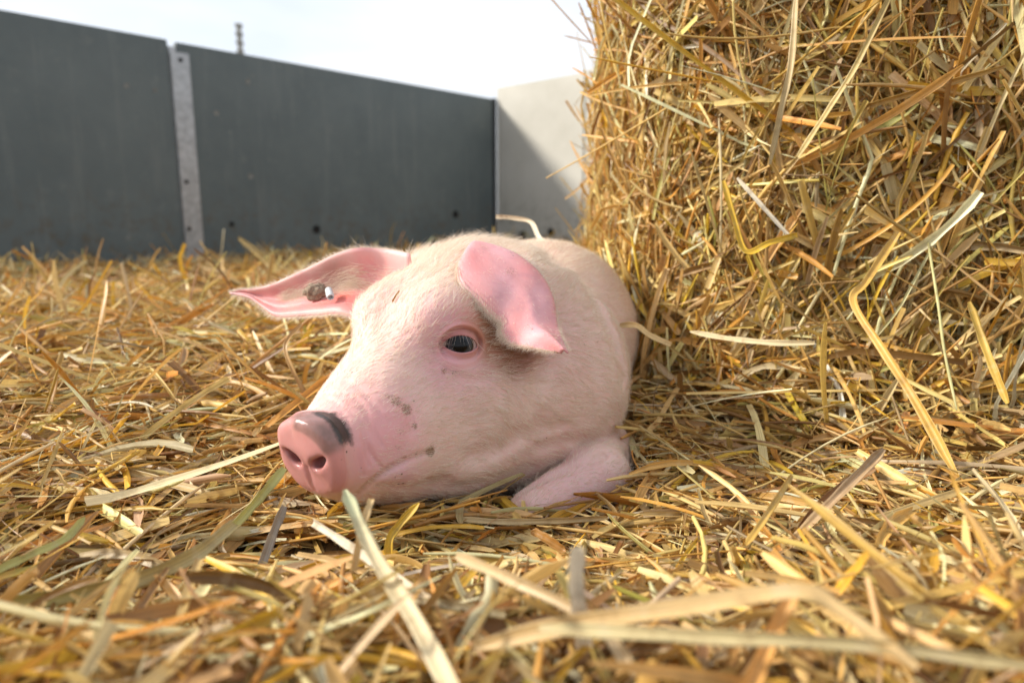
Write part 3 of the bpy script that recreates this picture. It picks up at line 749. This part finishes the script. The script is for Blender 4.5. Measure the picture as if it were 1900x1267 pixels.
def clear_of_pig(P, mar=.003):
    """P (n,s,3): keep straws that do not run into the pig"""
    n, s, _ = P.shape; ok = np.ones(n, bool)
    near = ((P[:, :, 0] > -.45) & (P[:, :, 0] < .30) & (P[:, :, 1] > .55) & (P[:, :, 1] < 1.9) & (P[:, :, 2] < .4)).any(1)
    idx = np.where(near)[0]
    if len(idx):
        d = pig_sdf(P[idx].reshape(-1, 3), False).reshape(len(idx), s); ok[idx] = d.min(1) > mar
    return ok
def filt(part, n, ok):
    V, F, C, U, P = part; vs = len(V) // n; fs = len(F) // n; kv = np.repeat(ok, vs); kf = np.repeat(ok, fs)
    new = np.cumsum(kv) - 1; return V[kv], new[F[kf]], C[kv], U[kv]

def build_bedding():
    parts = []
    def batch(N, ylo, yhi, Lr, Wr, S, K, lay, tubes=False, pitch=.14, pw=1.0, kink=.3, xs=None):
        y = ylo + (yhi - ylo) * rng.random(N) ** pw; xr = .86 * y + .26
        x = rng.uniform(-1, 1, N) * xr if xs is None else rng.uniform(xs[0], xs[1], N)
        m = bale_dist(x, y) > -.12; m &= (x * .732 - y * .682 > -4.45) ; x, y = x[m], y[m]; n = len(x)
        lay_ = rng.random(n) ** 1.0 * lay
        z = bed_h(x, y) + lay_
        th = rng.uniform(0, 2 * math.pi, n) if rng.random() < 2 else 0
        th = th + .5 * vnoise(np.stack([x, y, 0 * x], -1), 5, 81)
        pt = rng.normal(0, pitch, n); pt = np.where(rng.random(n) < .03, rng.uniform(.3, .9, n), pt)
        front = (y > .40) & (y < .92) & (np.abs(x) < .42); pt = np.where(front, np.clip(pt, -.20, .20), pt); lay_ = np.where(front, lay_ * .6, lay_); z = bed_h(x, y) + lay_
        L = rng.uniform(*Lr, n) * rng.uniform(.5, 1, n); Wd = Wr[0] * .6 + (Wr[1] - Wr[0] * .6) * rng.random(n) ** 1.6
        D = np.stack([np.cos(th) * np.cos(pt), np.sin(th) * np.cos(pt), np.sin(pt)], -1)
        z = z + np.abs(np.sin(pt)) * L * .30
        U = nrm(np.stack([rng.normal(0, .25, n), rng.normal(0, .25, n), np.ones(n)], -1))
        pr = straw_arrays(np.stack([x, y, z], -1), D, U, L, Wd, S, K, tubes, kink=kink)
        ok = clear_of_pig(pr[4]); q_ = pr[4]                            # nothing sprouts up right before the snout
        ok &= ~((q_[..., 1] < .62) & (q_[..., 0] > -.27) & (q_[..., 0] < .16) & (q_[..., 2] > .30 - .50 * q_[..., 1])).any(1); cp = np.linalg.norm(pr[4] - np.array((0, 0, CAM_H)), axis=2).min(1); ok &= cp > .16
        parts.append(filt(pr, n, ok))
    q = 1
    batch(int(21000 * q), .24, 1.35, (.05, .24), (.0045, .0118), 8, 3, .035, pw=.9)
    batch(int(6000 * q), .24, 1.30, (.06, .26), (.0035, .0065), 8, 5, .04, True, pw=.9, kink=.2)
    batch(int(7000 * q), .24, 1.20, (.02, .08), (.002, .006), 4, 3, .045, pitch=.4, pw=.9)
    batch(int(7000 * q), .24, 1.25, (.04, .14), (.0010, .0020), 7, 3, .05, pitch=.3, pw=.9, kink=.5)
    batch(int(21000 * q), 1.25, 2.4, (.07, .26), (.0045, .0100), 6, 3, .05, pitch=.2)
    batch(int(19000 * q), 2.3, 4.9, (.08, .28), (.006, .012), 4, 3, .06, pitch=.25)
    batch(int(2600 * q), 1.2, 6.2, (.10, .30), (.007, .014), 6, 3, .06, pitch=.7)
    batch(int(4000 * q), 4.8, 6.8, (.10, .30), (.008, .016), 4, 3, .06, pitch=.25)
    # long loose stalks on top, and the tangle that stands up close to the camera
    batch(int(1300 * q), .45, 2.6, (.12, .34), (.006, .0125), 12, 5, .045, pw=.8, pitch=.08, kink=.7)
    batch(int(500 * q), .45, 2.2, (.16, .40), (.004, .0065), 12, 6, .04, True, pw=.8, pitch=.08, kink=.6)
    batch(int(1400 * q), .24, .46, (.06, .20), (.004, .010), 12, 5, .05, pitch=.45, kink=.6)
    V, F, C, U = merge(parts)
    # the trodden mat below
    xs = np.concatenate([np.linspace(-5, -1.2, 40), np.linspace(-1.15, 1.15, 116), np.linspace(1.2, 3, 20)])
    ys = np.concatenate([np.linspace(-.6, .2, 12), np.linspace(.22, 2, 90), np.linspace(2.05, 7.4, 50)])
    gx, gy = np.meshgrid(xs, ys, indexing='ij'); gz = bed_h(gx.ravel(), gy.ravel()).reshape(gx.shape) - .004
    gz = gz - .05 * sstep(-pig_sdf(np.stack([gx, gy, gz], -1).reshape(-1, 3), False).reshape(gx.shape), -.01, .03)
    nx, ny = gx.shape; i, j = np.meshgrid(np.arange(nx - 1), np.arange(ny - 1), indexing='ij'); b = (i * ny + j).ravel()
    Fg = np.stack([b, b + ny, b + ny + 1, b + 1], -1); Vg = np.stack([gx, gy, gz], -1).reshape(-1, 3)
    wall_side = (Vg[Fg].mean(1)[:, 0] * .732 - Vg[Fg].mean(1)[:, 1] * .682) > -4.72
    Fg = Fg[wall_side]
    o = len(V); V = np.vstack([V, Vg]); Fm = np.vstack([F, Fg + o]); C = np.vstack([C, np.full((len(Vg), 3), .3)]); U = np.vstack([U, Vg[:, :2]])
    mi = np.concatenate([np.zeros(len(F)), np.ones(len(Fg))])
    ob = np_mesh('straw_bedding', V, Fm, [M_STRAW, M_LITTER], col=np.clip(C * np.array((1.09, 1.07, .84)), 0, .92), uv=U, matidx=mi)
    tag(ob, 'loose golden straw bedding covering the pen floor around the pig', 'straw', kind='stuff')

def build_bale():
    root = empty('straw_bale', (1.0, 2.2, 0)); tag(root, 'tall golden bale of loose straw standing right of the pig', 'straw bale')
    nu, nz = 140, 60; u, z = np.meshgrid(np.linspace(0, 1, nu), np.linspace(-.05, BH, nz), indexing='ij')
    P, N = bale_pt(u.ravel(), z.ravel()); P = P - N * .02
    i, j = np.meshgrid(np.arange(nu - 1), np.arange(nz - 1), indexing='ij'); b = (i * nz + j).ravel()
    F = np.stack([b, b + nz, b + nz + 1, b + 1], -1)
    tri = []; o = len(P); P = np.vstack([P, [(1.5, 2.5, BH), (1.5, 2.5, -.05)]])
    top = np.arange(nu) * nz + nz - 1
    for a_, b_ in zip(top[:-1], top[1:]): tri.append((a_, b_, o, o))
    P2 = P; Fall = np.vstack([F, np.array([(a_, b_, o, o) for a_, b_ in zip(top[:-1], top[1:])])])
    me = bpy.data.meshes.new('bale_core'); me.from_pydata([tuple(p) for p in P2], [], [tuple(dict.fromkeys(f)) for f in Fall.tolist()] + [(top[0], o, o + 1, 0), (top[-1], nu * nz - nz, o + 1, o)])
    me.materials.append(M_LITTER); co = bpy.data.objects.new('bale_core', me); COL.objects.link(co); keep_place(co, root)
    parts = []
    def batch(N_, u0, u1, z0, z1, Lr, Wr, S, K, lay, tubes=False, vert=.5, pitch=.16, pz=1.0, kink=.3):
        u = rng.uniform(u0, u1, N_); z = z0 + (z1 - z0) * rng.random(N_) ** pz
        P, N = bale_pt(u, z); T = np.stack([-N[:, 1], N[:, 0], 0 * z], -1)
        th = np.where(rng.random(N_) < vert, rng.normal(math.pi / 2 - .15, .35, N_), rng.uniform(0, math.pi, N_)) + .35 * vnoise(P, 6, 91)
        pt = rng.normal(0, pitch, N_); D = T * (np.cos(th) * np.cos(pt))[:, None] + U3 * (np.sin(th) * np.cos(pt))[:, None] + N * np.sin(pt)[:, None]
        L = rng.uniform(*Lr, N_) * rng.uniform(.5, 1, N_); Wd = Wr[0] * .6 + (Wr[1] - Wr[0] * .6) * rng.random(N_) ** 1.6
        C = P + N * (rng.random(N_) * lay + .002 + np.abs(np.sin(pt)) * L * .2)[:, None]
        pr = straw_arrays(C, D, nrm(N + rng.normal(0, .25, N.shape)), L, Wd, S, K, tubes, kink=kink, bend=.3)
        ok = clear_of_pig(pr[4]); parts.append(filt(pr, N_, ok))
    q = 1
    f0 = .46                                                            # outline position of the front corner
    batch(int(13000 * q), f0, .92, -.02, .78, (.06, .28), (.006, .0130), 8, 3, .035, vert=.3)
    batch(int(4500 * q), f0, .92, -.02, .78, (.08, .34), (.0038, .0068), 8, 5, .04, True, vert=.3, kink=.25)
    batch(int(5500 * q), f0, .92, -.02, .78, (.02, .09), (.002, .006), 4, 3, .045, pitch=.5)
    batch(int(5000 * q), f0, .92, -.02, .78, (.05, .16), (.0010, .0020), 7, 3, .05, pitch=.3, kink=.5)
    batch(int(17000 * q), .06, f0 + .03, -.02, 1.3, (.07, .26), (.0045, .0100), 6, 3, .045, vert=.65)
    batch(int(5000 * q), .10, f0 + .03, -.02, 1.3, (.04, .14), (.0015, .004), 6, 3, .06, vert=.4, pitch=.5, kink=.5)
    batch(int(3000 * q), f0, 1., .75, 1.3, (.06, .26), (.0045, .010), 5, 3, .04, vert=.4)
    batch(int(900 * q), f0 + .03, .92, .04, .85, (.12, .38), (.007, .0135), 12, 5, .050, vert=.55, pitch=.07, kink=.75)
    batch(int(350 * q), f0 + .03, .92, .04, .85, (.12, .36), (.005, .008), 12, 6, .06, True, vert=.55, pitch=.07, kink=.6)
    batch(int(1100 * q), .12, f0, .02, 1.3, (.10, .34), (.005, .010), 10, 5, .08, vert=.8, pitch=.22, kink=.6)
    batch(int(500 * q), .15, .95, -.02, .16, (.08, .30), (.005, .010), 10, 5, .10, vert=.2, pitch=.3, kink=.6)
    V, F, C, U = merge(parts)
    st = np_mesh('loose_straw', V, F, M_STRAW, col=np.clip(C * np.array((1.18, 1.21, .96)), 0, .92), uv=U); keep_place(st, root); st['kind'] = 'stuff'
    return root

# ---- the stalks that stand out one by one
def stalk(label, pts, width, colr, kind='flat', fold=.5, roll=0., taper=(.5, .5), tip=None, group=None, name='straw_stalk'):
    """pts: (px, py, Y) along the stalk"""
    if len(pts[0]) == 3: W_ = np.array([at(*p) for p in pts])
    else: W_ = np.array([p[:3] for p in pts])
    n = max(10, len(pts) * 8); P = catmull(W_, n); T = nrm(np.gradient(P, axis=0))
    view = nrm(np.array((0, 0, CAM_H)) - P); s = nrm(np.cross(view, T)); u = np.cross(T, s)
    tt = np.linspace(0, 1, n); an = roll + .5 * np.sin(tt * 3 + len(label)); sv = s * np.cos(an)[:, None] + u * np.sin(an)[:, None]; uu = np.cross(T, sv)
    w = width / 2 * (1 + .08 * np.sin(tt * 23 + len(label))) * np.interp(tt, (0, .08, .92, 1), (taper[0], 1, 1, taper[1])); V, uvs = [], []
    K = 7; L = np.r_[0, np.cumsum(np.linalg.norm(np.diff(P, axis=0), axis=1))]; o = (len(label) * 1.7) % 9
    if kind == 'flat':
        # a split straw has thickness: an outer and an inner skin
        for i in range(n):
            for side in (0, 1):
                for k in range(K):
                    x = 2 * k / (K - 1) - 1
                    if side: x = -x
                    V.append(P[i] + sv[i] * w[i] * x + uu[i] * (w[i] * fold * (x * x - .5) - (.00022 if side else 0))); uvs.append((o + x * w[i], o + L[i]))
        KK = 2 * K
    else:
        KK = 10
        for i in range(n):
            for k in range(KK):
                a = 2 * math.pi * k / KK; V.append(P[i] + w[i] * (sv[i] * math.cos(a) + uu[i] * math.sin(a))); uvs.append((o + abs(2 * k / KK - 1) * width, o + L[i]))
    F = [(i * KK + k, i * KK + (k + 1) % KK, (i + 1) * KK + (k + 1) % KK, (i + 1) * KK + k) for i in range(n - 1) for k in range(KK)]
    c = np.tile(np.asarray(colr, float), (len(V), 1))
    if tip is not None: c = lerp3(c, tip, np.repeat(sstep(tt, .45, 1), KK))
    base = np.array(P[0]); ob = np_mesh(name, np.array(V) - base, np.array(F), M_STRAW, col=np.clip(c, 0, 1), uv=np.array(uvs)); ob.location = base
    tag(ob, label, 'straw', group or 'single straws lying loose'); return ob
CREAM, GOLD, TAN, GREEN, ORANGE, GREY, YEL, WHITE = (.84, .72, .46), (.74, .49, .13), (.72, .52, .25), (.62, .60, .22), (.52, .27, .07), (.46, .40, .33), (.80, .53, .05), (.90, .84, .70)
def build_stalks():
    S = stalk
    S('broad cream straw rising from the bottom edge to a pale green tip below the snout', [(850, 1300, .285), (770, 1150, .33), (700, 1040, .38), (665, 970, .42), (640, 908, .46)], .0092, CREAM, tip=(.66, .70, .45), taper=(1, .25))
    S('long cream straw running right and down from a pale square end below the chin', [(580, 968, .53), (660, 1020, .47), (760, 1090, .41), (900, 1185, .35)], .0064, WHITE, tip=TAN, taper=(1, .8))
    S('yellow green stem with its cut end touching the snout', [(528, 868, .60), (480, 925, .575), (435, 975, .55)], .0085, GREEN, kind='flat', taper=(.6, .9))
    S('thick bundle like tan stem running from the left edge towards the snout', [(438, 970, .55), (360, 1030, .49), (240, 1080, .44), (90, 1110, .41), (-60, 1128, .39)], .0115, (.56, .45, .20), tip=GREEN, taper=(.8, 1))
    S('bright yellow straw standing bent with a forked tip under the chin', [(778, 933, .60), (742, 972, .59), (722, 1005, .58), (726, 1060, .57)], .0075, YEL, taper=(.2, 1), roll=.5)
    S('blurred white ended straw standing upright in the foreground', [(1072, 1015, .32), (1068, 1090, .32), (1085, 1200, .32)], .0085, WHITE, taper=(.8, 1))
    S('wide blurred tan straw arching across the lower right foreground', [(1700, 1240, .25), (1560, 1135, .28), (1480, 1098, .29), (1280, 1125, .30), (1050, 1160, .31), (880, 1200, .32)], .0090, TAN, roll=.3)
    S('blurred cream straw slanting from below the chin to the bottom centre', [(845, 1030, .42), (950, 1075, .37), (1100, 1150, .33), (1180, 1250, .30)], .0072, (.68, .52, .30))
    S('brown folded leaf blade standing open at the lower right', [(1640, 832, .60), (1580, 895, .585), (1510, 965, .57), (1448, 1030, .56)], .0085, (.56, .40, .24), fold=1.0, taper=(.5, .3), tip=(.70, .50, .25))
    S('dark orange blade tucked under the folded leaf at the lower right', [(1625, 868, .62), (1560, 905, .60), (1500, 960, .58), (1470, 1020, .56)], .0085, (.42, .22, .09), fold=.6, taper=(.3, .3))
    S('long golden stem hanging off the bale with its tip at the floor', [(1668, 430, .93), (1610, 520, .90), (1585, 560, .88), (1640, 650, .82), (1700, 745, .77), (1785, 900, .70)], .0105, GOLD, taper=(.6, .3), fold=.9)
    S('shiny yellow straw folded sharply on the bale face', [(1480, 436, .96), (1430, 450, .95), (1384, 466, .95), (1360, 400, .97), (1342, 335, .99)], .0085, YEL, taper=(.8, .6))
    S('pale vertical straw hanging from the top of the bale', [(1478, -10, .98), (1468, 120, .97), (1450, 200, .97), (1428, 305, .97)], .0085, (.66, .52, .27))
    S('thin white straw slanting on the bale above the yellow folded one', [(1368, 330, .985), (1410, 378, .97), (1462, 436, .96)], .0060, WHITE, taper=(.5, 1))
    S('long tan straw crossing the upper bale down to a cut tip', [(1650, -5, .93), (1590, 120, .94), (1540, 200, .95), (1480, 292, .96)], .0072, (.70, .55, .22), taper=(1, .7))
    S('wide pale straw lying flat across the foot of the bale', [(1280, 615, .98), (1350, 628, .95), (1430, 636, .92), (1512, 636, .90)], .0080, CREAM, taper=(.3, .5))
    S('thin pale green stem hanging straight down the right of the bale', [(1722, 450, .93), (1740, 560, .88), (1752, 650, .84), (1775, 760, .79)], .0034, (.62, .60, .28), kind='tube')
    S('broad yellow stem standing at the right edge of the bale foot', [(1798, 560, .88), (1830, 650, .84), (1870, 748, .78)], .0090, (.62, .42, .08))
    S('curled cream straw sticking up behind the back of the pig', [(920, 402, 1.28), (950, 404, 1.27), (985, 412, 1.25), (1000, 440, 1.23), (1020, 462, 1.20)], .0085, WHITE, taper=(.8, .6))
    S('yellow green leaf curving up from the left edge of the floor', [(-15, 1062, .47), (60, 1028, .49), (120, 1000, .51), (158, 958, .53)], .0062, GREEN, taper=(1, .1))
    S('brown broken stubble standing upright in the straw at left', [(150, 862, .84), (162, 805, .84), (172, 740, .85)], .0085, ORANGE, taper=(1, .4))
    S('pale flat straw lying along the floor under the foreleg', [(848, 962, .655), (930, 968, .652), (1030, 966, .655), (1128, 960, .66)], .0062, (.66, .50, .26))
    S('weathered grey straw end pointing down below the snout', [(528, 938, .60), (508, 985, .58), (485, 1050, .55), (470, 1090, .53)], .0085, GREY, taper=(.6, .9))
    S('pointed tan leaf lying flat to the left of the snout', [(170, 848, .72), (230, 872, .70), (310, 895, .68), (388, 916, .66)], .0085, (.66, .50, .24), taper=(.1, .8))
    S('short orange straw crumb stuck to the forehead of the pig', [tuple(hit(742, 541) + np.array((0, -.0015, .001))) + (0,), tuple(hit(735, 550) + np.array((0, -.0015, .001))) + (0,), tuple(hit(728, 562) + np.array((0, -.0015, .001))) + (0,)], .0018, (.62, .30, .06), taper=(.3, .3))
    S('bent tan leaf poking out between the pig and the bale', [(1145, 604, .98), (1180, 604, .97), (1205, 622, .96), (1245, 640, .95)], .0085, TAN, taper=(.2, .8))
    S('long blurred pale olive straw crossing the bottom right corner', [(1000, 1165, .30), (1300, 1180, .28), (1600, 1195, .265), (1920, 1235, .25)], .0062, (.68, .58, .32))
    S('long flat straw pointing right beside the folded leaf', [(1448, 1020, .58), (1560, 985, .60), (1680, 945, .62), (1800, 905, .64)], .0078, (.62, .46, .20))
    S('thin golden straw bent like an elbow in the lower right', [(1385, 1010, .50), (1420, 960, .53), (1470, 880, .57)], .0055, GOLD)
    S('small dry leaf curl with a dark fleck at the left of the chin', [(985, 985, .62), (1015, 1000, .61), (1050, 1022, .60)], .0085, ORANGE, taper=(.2, .2), fold=1.)
    S('white topped short straw pointing at the camera below the foreleg', [(690, 925, .46), (670, 985, .44), (655, 1060, .43)], .0052, TAN, taper=(.8, 1))
    S('slender straw bowed over left of the ear of the pig', [(560, 600, .98), (530, 640, .95), (545, 690, .93), (575, 745, .92)], .0062, (.62, .40, .16))
    # barley ear on the floor by the bale
    root = empty('barley_ear', tuple(at(1690, 800, .82))); tag(root, 'grey brown barley ear lying head down by the bale foot', 'grain ear')
    p0, p1 = at(1655, 735, .88), at(1712, 890, .74); V, F = tube_arr([p0, (p0 + p1) / 2, p1], .0015, 8)
    st = np_mesh('stem', V, np.array(F), M_STRAW, col=np.tile(np.array((.45, .33, .18)), (len(V), 1)), uv=V[:, :2]); keep_place(st, root)
    Vs, Fs, _ = sphere_arr(np.zeros(3), U3, 1, 10, 8, False); ax = nrm(p1 - p0); sd = nrm(np.cross(ax, np.array((0, -1., .3)))); V, F = [], []; o = 0; aw = []
    for k in range(22):
        c = p0 + (p1 - p0) * (.15 + .8 * k / 22); s = 1 if k % 2 else -1; d = nrm(ax * .8 + sd * s * .6); e = nrm(np.cross(d, U3)); f = np.cross(d, e)
        V.append(c + sd * s * .003 + (Vs @ np.array((e * .0017, f * .0017, d * .0055)))); F.append(Fs + o); o += len(Vs); aw.append((c + sd * s * .003, d))
    V = np.vstack(V); g = np_mesh('grain', V, np.vstack(F), M_STRAW, col=np.tile(np.array((.48, .34, .18)), (len(V), 1)), uv=V[:, :2]); keep_place(g, root)
    R = np.array([a for a, _ in aw for _ in range(2)]); D = nrm(np.array([b for _, b in aw for _ in range(2)]) + rng.normal(0, .2, (44, 3)))
    h = add_hair('awn', R, D, nrm(np.cross(D, U3)) * .1, rng.uniform(.02, .035, 44), np.full(44, .0003), hair_mat('awn_dry', (.5, .37, .2), (.42, .3, .16)), None); keep_place(h, root)

# ------------------------------------------------------------------ the pen
def box_obj(name, c0, du, dv, dn, mat, parent=None, bev=.0):
    """box from a corner and three edge vectors"""
    c0, du, dv, dn = (np.asarray(x, float) for x in (c0, du, dv, dn))
    V = [c0 + a * du + b * dv + c * dn for a in (0, 1) for b in (0, 1) for c in (0, 1)]
    F = [(0, 1, 3, 2), (4, 6, 7, 5), (0, 4, 5, 1), (2, 3, 7, 6), (0, 2, 6, 4), (1, 5, 7, 3)]
    me = bpy.data.meshes.new(name); me.from_pydata([tuple(v) for v in V], [], F); me.materials.append(mat)
    o = bpy.data.objects.new(name, me); COL.objects.link(o)
    import bmesh
    bm = bmesh.new(); bm.from_mesh(me); bmesh.ops.recalc_face_normals(bm, faces=bm.faces)
    if bev: bmesh.ops.bevel(bm, geom=list(bm.edges), offset=bev, segments=2, affect='EDGES')
    bm.to_mesh(me); bm.free()
    if parent is not None: keep_place(o, parent)
    return o
GW = np.array((.682, .732, 0)); WW = np.array((.732, -.682, 0))     # along the grey wall; along the white wall
ZT = 1.38
def ground_pt(px, py, z):
    r = ray(px, py); t = (z - CAM_H) / r[2]; return np.array((r[0] * t, r[1] * t, 0))
def build_pen():
    M_GREY = panel_mat('grey_board', (.118, .142, .142), (.085, .108, .112), (.21, .22, .21), .55)
    M_WHITE = panel_mat('white_board', (.48, .465, .415), (.40, .385, .335), (.55, .535, .49), .6)
    M_GALV = plain('galvanised_steel', (.47, .49, .51), .5, .55, .35, 25); M_HOLE = plain('dark_hole', (.012, .010, .009), .9, 0, .2, 80)
    C = ground_pt(920, 185, ZT)                                        # the corner
    P1 = ground_pt(308, 77, ZT); P2 = ground_pt(326, 79, ZT)
    f = lambda p: (p - C) @ GW
    def panel(s0, s1, zt, label):
        root = empty('wall_panel', tuple(C + GW * (s0 + s1) / 2)); 
        b = box_obj('board', C + GW * s0 + np.array((0, 0, -.05)), GW * (s1 - s0), (0, 0, zt + .05), -WW * .04, M_GREY, root, .004)
        tag(root, label, 'wall panel', 'boards of the pen wall'); return root
    a = panel(f(P1) - 3.4, f(P1), ZT + .005, 'dark grey board left of the metal post'); b = panel(f(P2), -.045, ZT, 'grey board between the metal post and the white corner')
    def hole(root, px, py, r, plane_p, plane_n, mat=M_HOLE, name='bolt_hole'):
        rr = ray(px, py); o = np.array((0, 0, CAM_H)); t = ((plane_p - o) @ plane_n) / (rr @ plane_n); c = o + rr * t; n = plane_n * (1 if plane_n @ rr < 0 else -1)
        e1 = nrm(np.cross(n, U3)); e2 = np.cross(n, e1); V, F = [], []; k = 18
        for h_, r_ in ((-.004, r * 1.25), (.003, r * 1.2), (.0035, r), (.001, r * .9), (.0008, .0001)):
            for j in range(k): th = 2 * math.pi * j / k; V.append(c + n * h_ + r_ * (e1 * math.cos(th) + e2 * math.sin(th)))
        F = [(i * k + j, i * k + (j + 1) % k, (i + 1) * k + (j + 1) % k, (i + 1) * k + j) for i in range(4) for j in range(k)]
        keep_place(np_mesh(name, np.array(V), np.array(F), mat), root)
    for px, py, r in ((587, 426, .026), (430, 416, .014), (845, 398, .028)): hole(b, px, py, r, C, WW)
    M_BOLT = plain('old_bolt', (.26, .26, .24), .6, .3, .4, 60)
    for px, py, r in ((402, 210, .014), (465, 327, .016), (460, 152, .014)): hole(b, px, py, r, C, WW, M_BOLT, 'bolt')
    for px, py, r in ((235, 160, .012), (288, 168, .010)): hole(a, px, py, r, C, WW, M_BOLT, 'bolt')
    # galvanised post: web between the boards, flange on the pen side
    sm = (f(P1) + f(P2)) / 2; post = empty('metal_post', tuple(C + GW * sm)); tag(post, 'galvanised steel post joining the two dark grey boards', 'post')
    w0 = f(ground_pt(312, 100, ZT - .07)); w1 = f(ground_pt(362, 100, ZT - .07))
    box_obj('web', C + GW * (f(P1) + .004) + np.array((0, 0, -.05)), GW * (f(P2) - f(P1) - .008), (0, 0, ZT + .02), -WW * .05 , M_GALV, post)
    box_obj('flange', C + GW * w0 + WW * .003 + np.array((0, 0, -.05)), GW * (w1 - w0), (0, 0, ZT - .01), WW * .008, M_GALV, post, .002)
    for px, py in ((335, 112), (346, 338), (351, 425)): hole(post, px, py, .011, C + WW * .011, WW)
    # white boards
    def wpanel(t0, t1, zt, label, holes):
        root = empty('wall_panel', tuple(C + WW * (t0 + t1) / 2)); box_obj('board', C + WW * t0 + np.array((0, 0, -.05)), WW * (t1 - t0), (0, 0, zt + .05), GW * .04, M_WHITE, root, .004)
        tag(root, label, 'wall panel', 'boards of the pen wall')
        for px, py, r in holes: hole(root, px, py, r, C, GW)
        return root
    rr = ray(1083, 300); o = np.array((0, 0, CAM_H)); t = ((C - o) @ GW) / (rr @ GW); tj = ((o + rr * t) - C) @ WW
    wpanel(.012, tj - .006, ZT + .10, 'pale cream board in the far corner with two bolt holes', ((970, 436, .030), (1022, 431, .030)))
    wpanel(tj + .006, tj + 2.2, ZT + .12, 'pale cream board half hidden behind the bale', ())
    cp = empty('corner_trim', tuple(C)); tag(cp, 'dark vertical corner strip where grey and cream boards meet', 'trim')
    box_obj('strip', C - GW * .045 + np.array((0, 0, -.05)) - WW * .04, GW * .041, (0, 0, ZT + .055), WW * .055, plain('dark_trim', (.05, .055, .06), .6), cp, .002)
    # ladder-like post far beyond the wall
    base = at(442, 60, 14.); X, Y = base[0], base[1]; zt_ = at(442, 46, 14.)[2]; M_W = plain('weathered_wood', (.42, .41, .37), .8, 0, .4, 20)
    far = empty('distant_post', (X, Y, 0)); tag(far, 'slim banded post far off above the grey wall', 'post')
    box_obj('pole', (X - .035, Y, -.1), (.07, 0, 0), (0, 0, zt_ + .1), (0, .09, 0), M_W, far, .004)
    for k in range(9):
        box_obj('band', (X - .055, Y - .015, zt_ - .03 - k * .16), (.11, 0, 0), (0, 0, .05), (0, .12, 0), plain('band', (.30, .29, .26), .8), far, .003)
    g = box_obj('ground', (-400, -400, -.20), (800, 0, 0), (0, 800, 0), (0, 0, .08), plain('farm_ground', (.16, .13, .09), .95, 0, .4, 3)); tag(g, kind='structure')

build_pen()
build_pig()
build_bale()
build_bedding()
build_stalks()
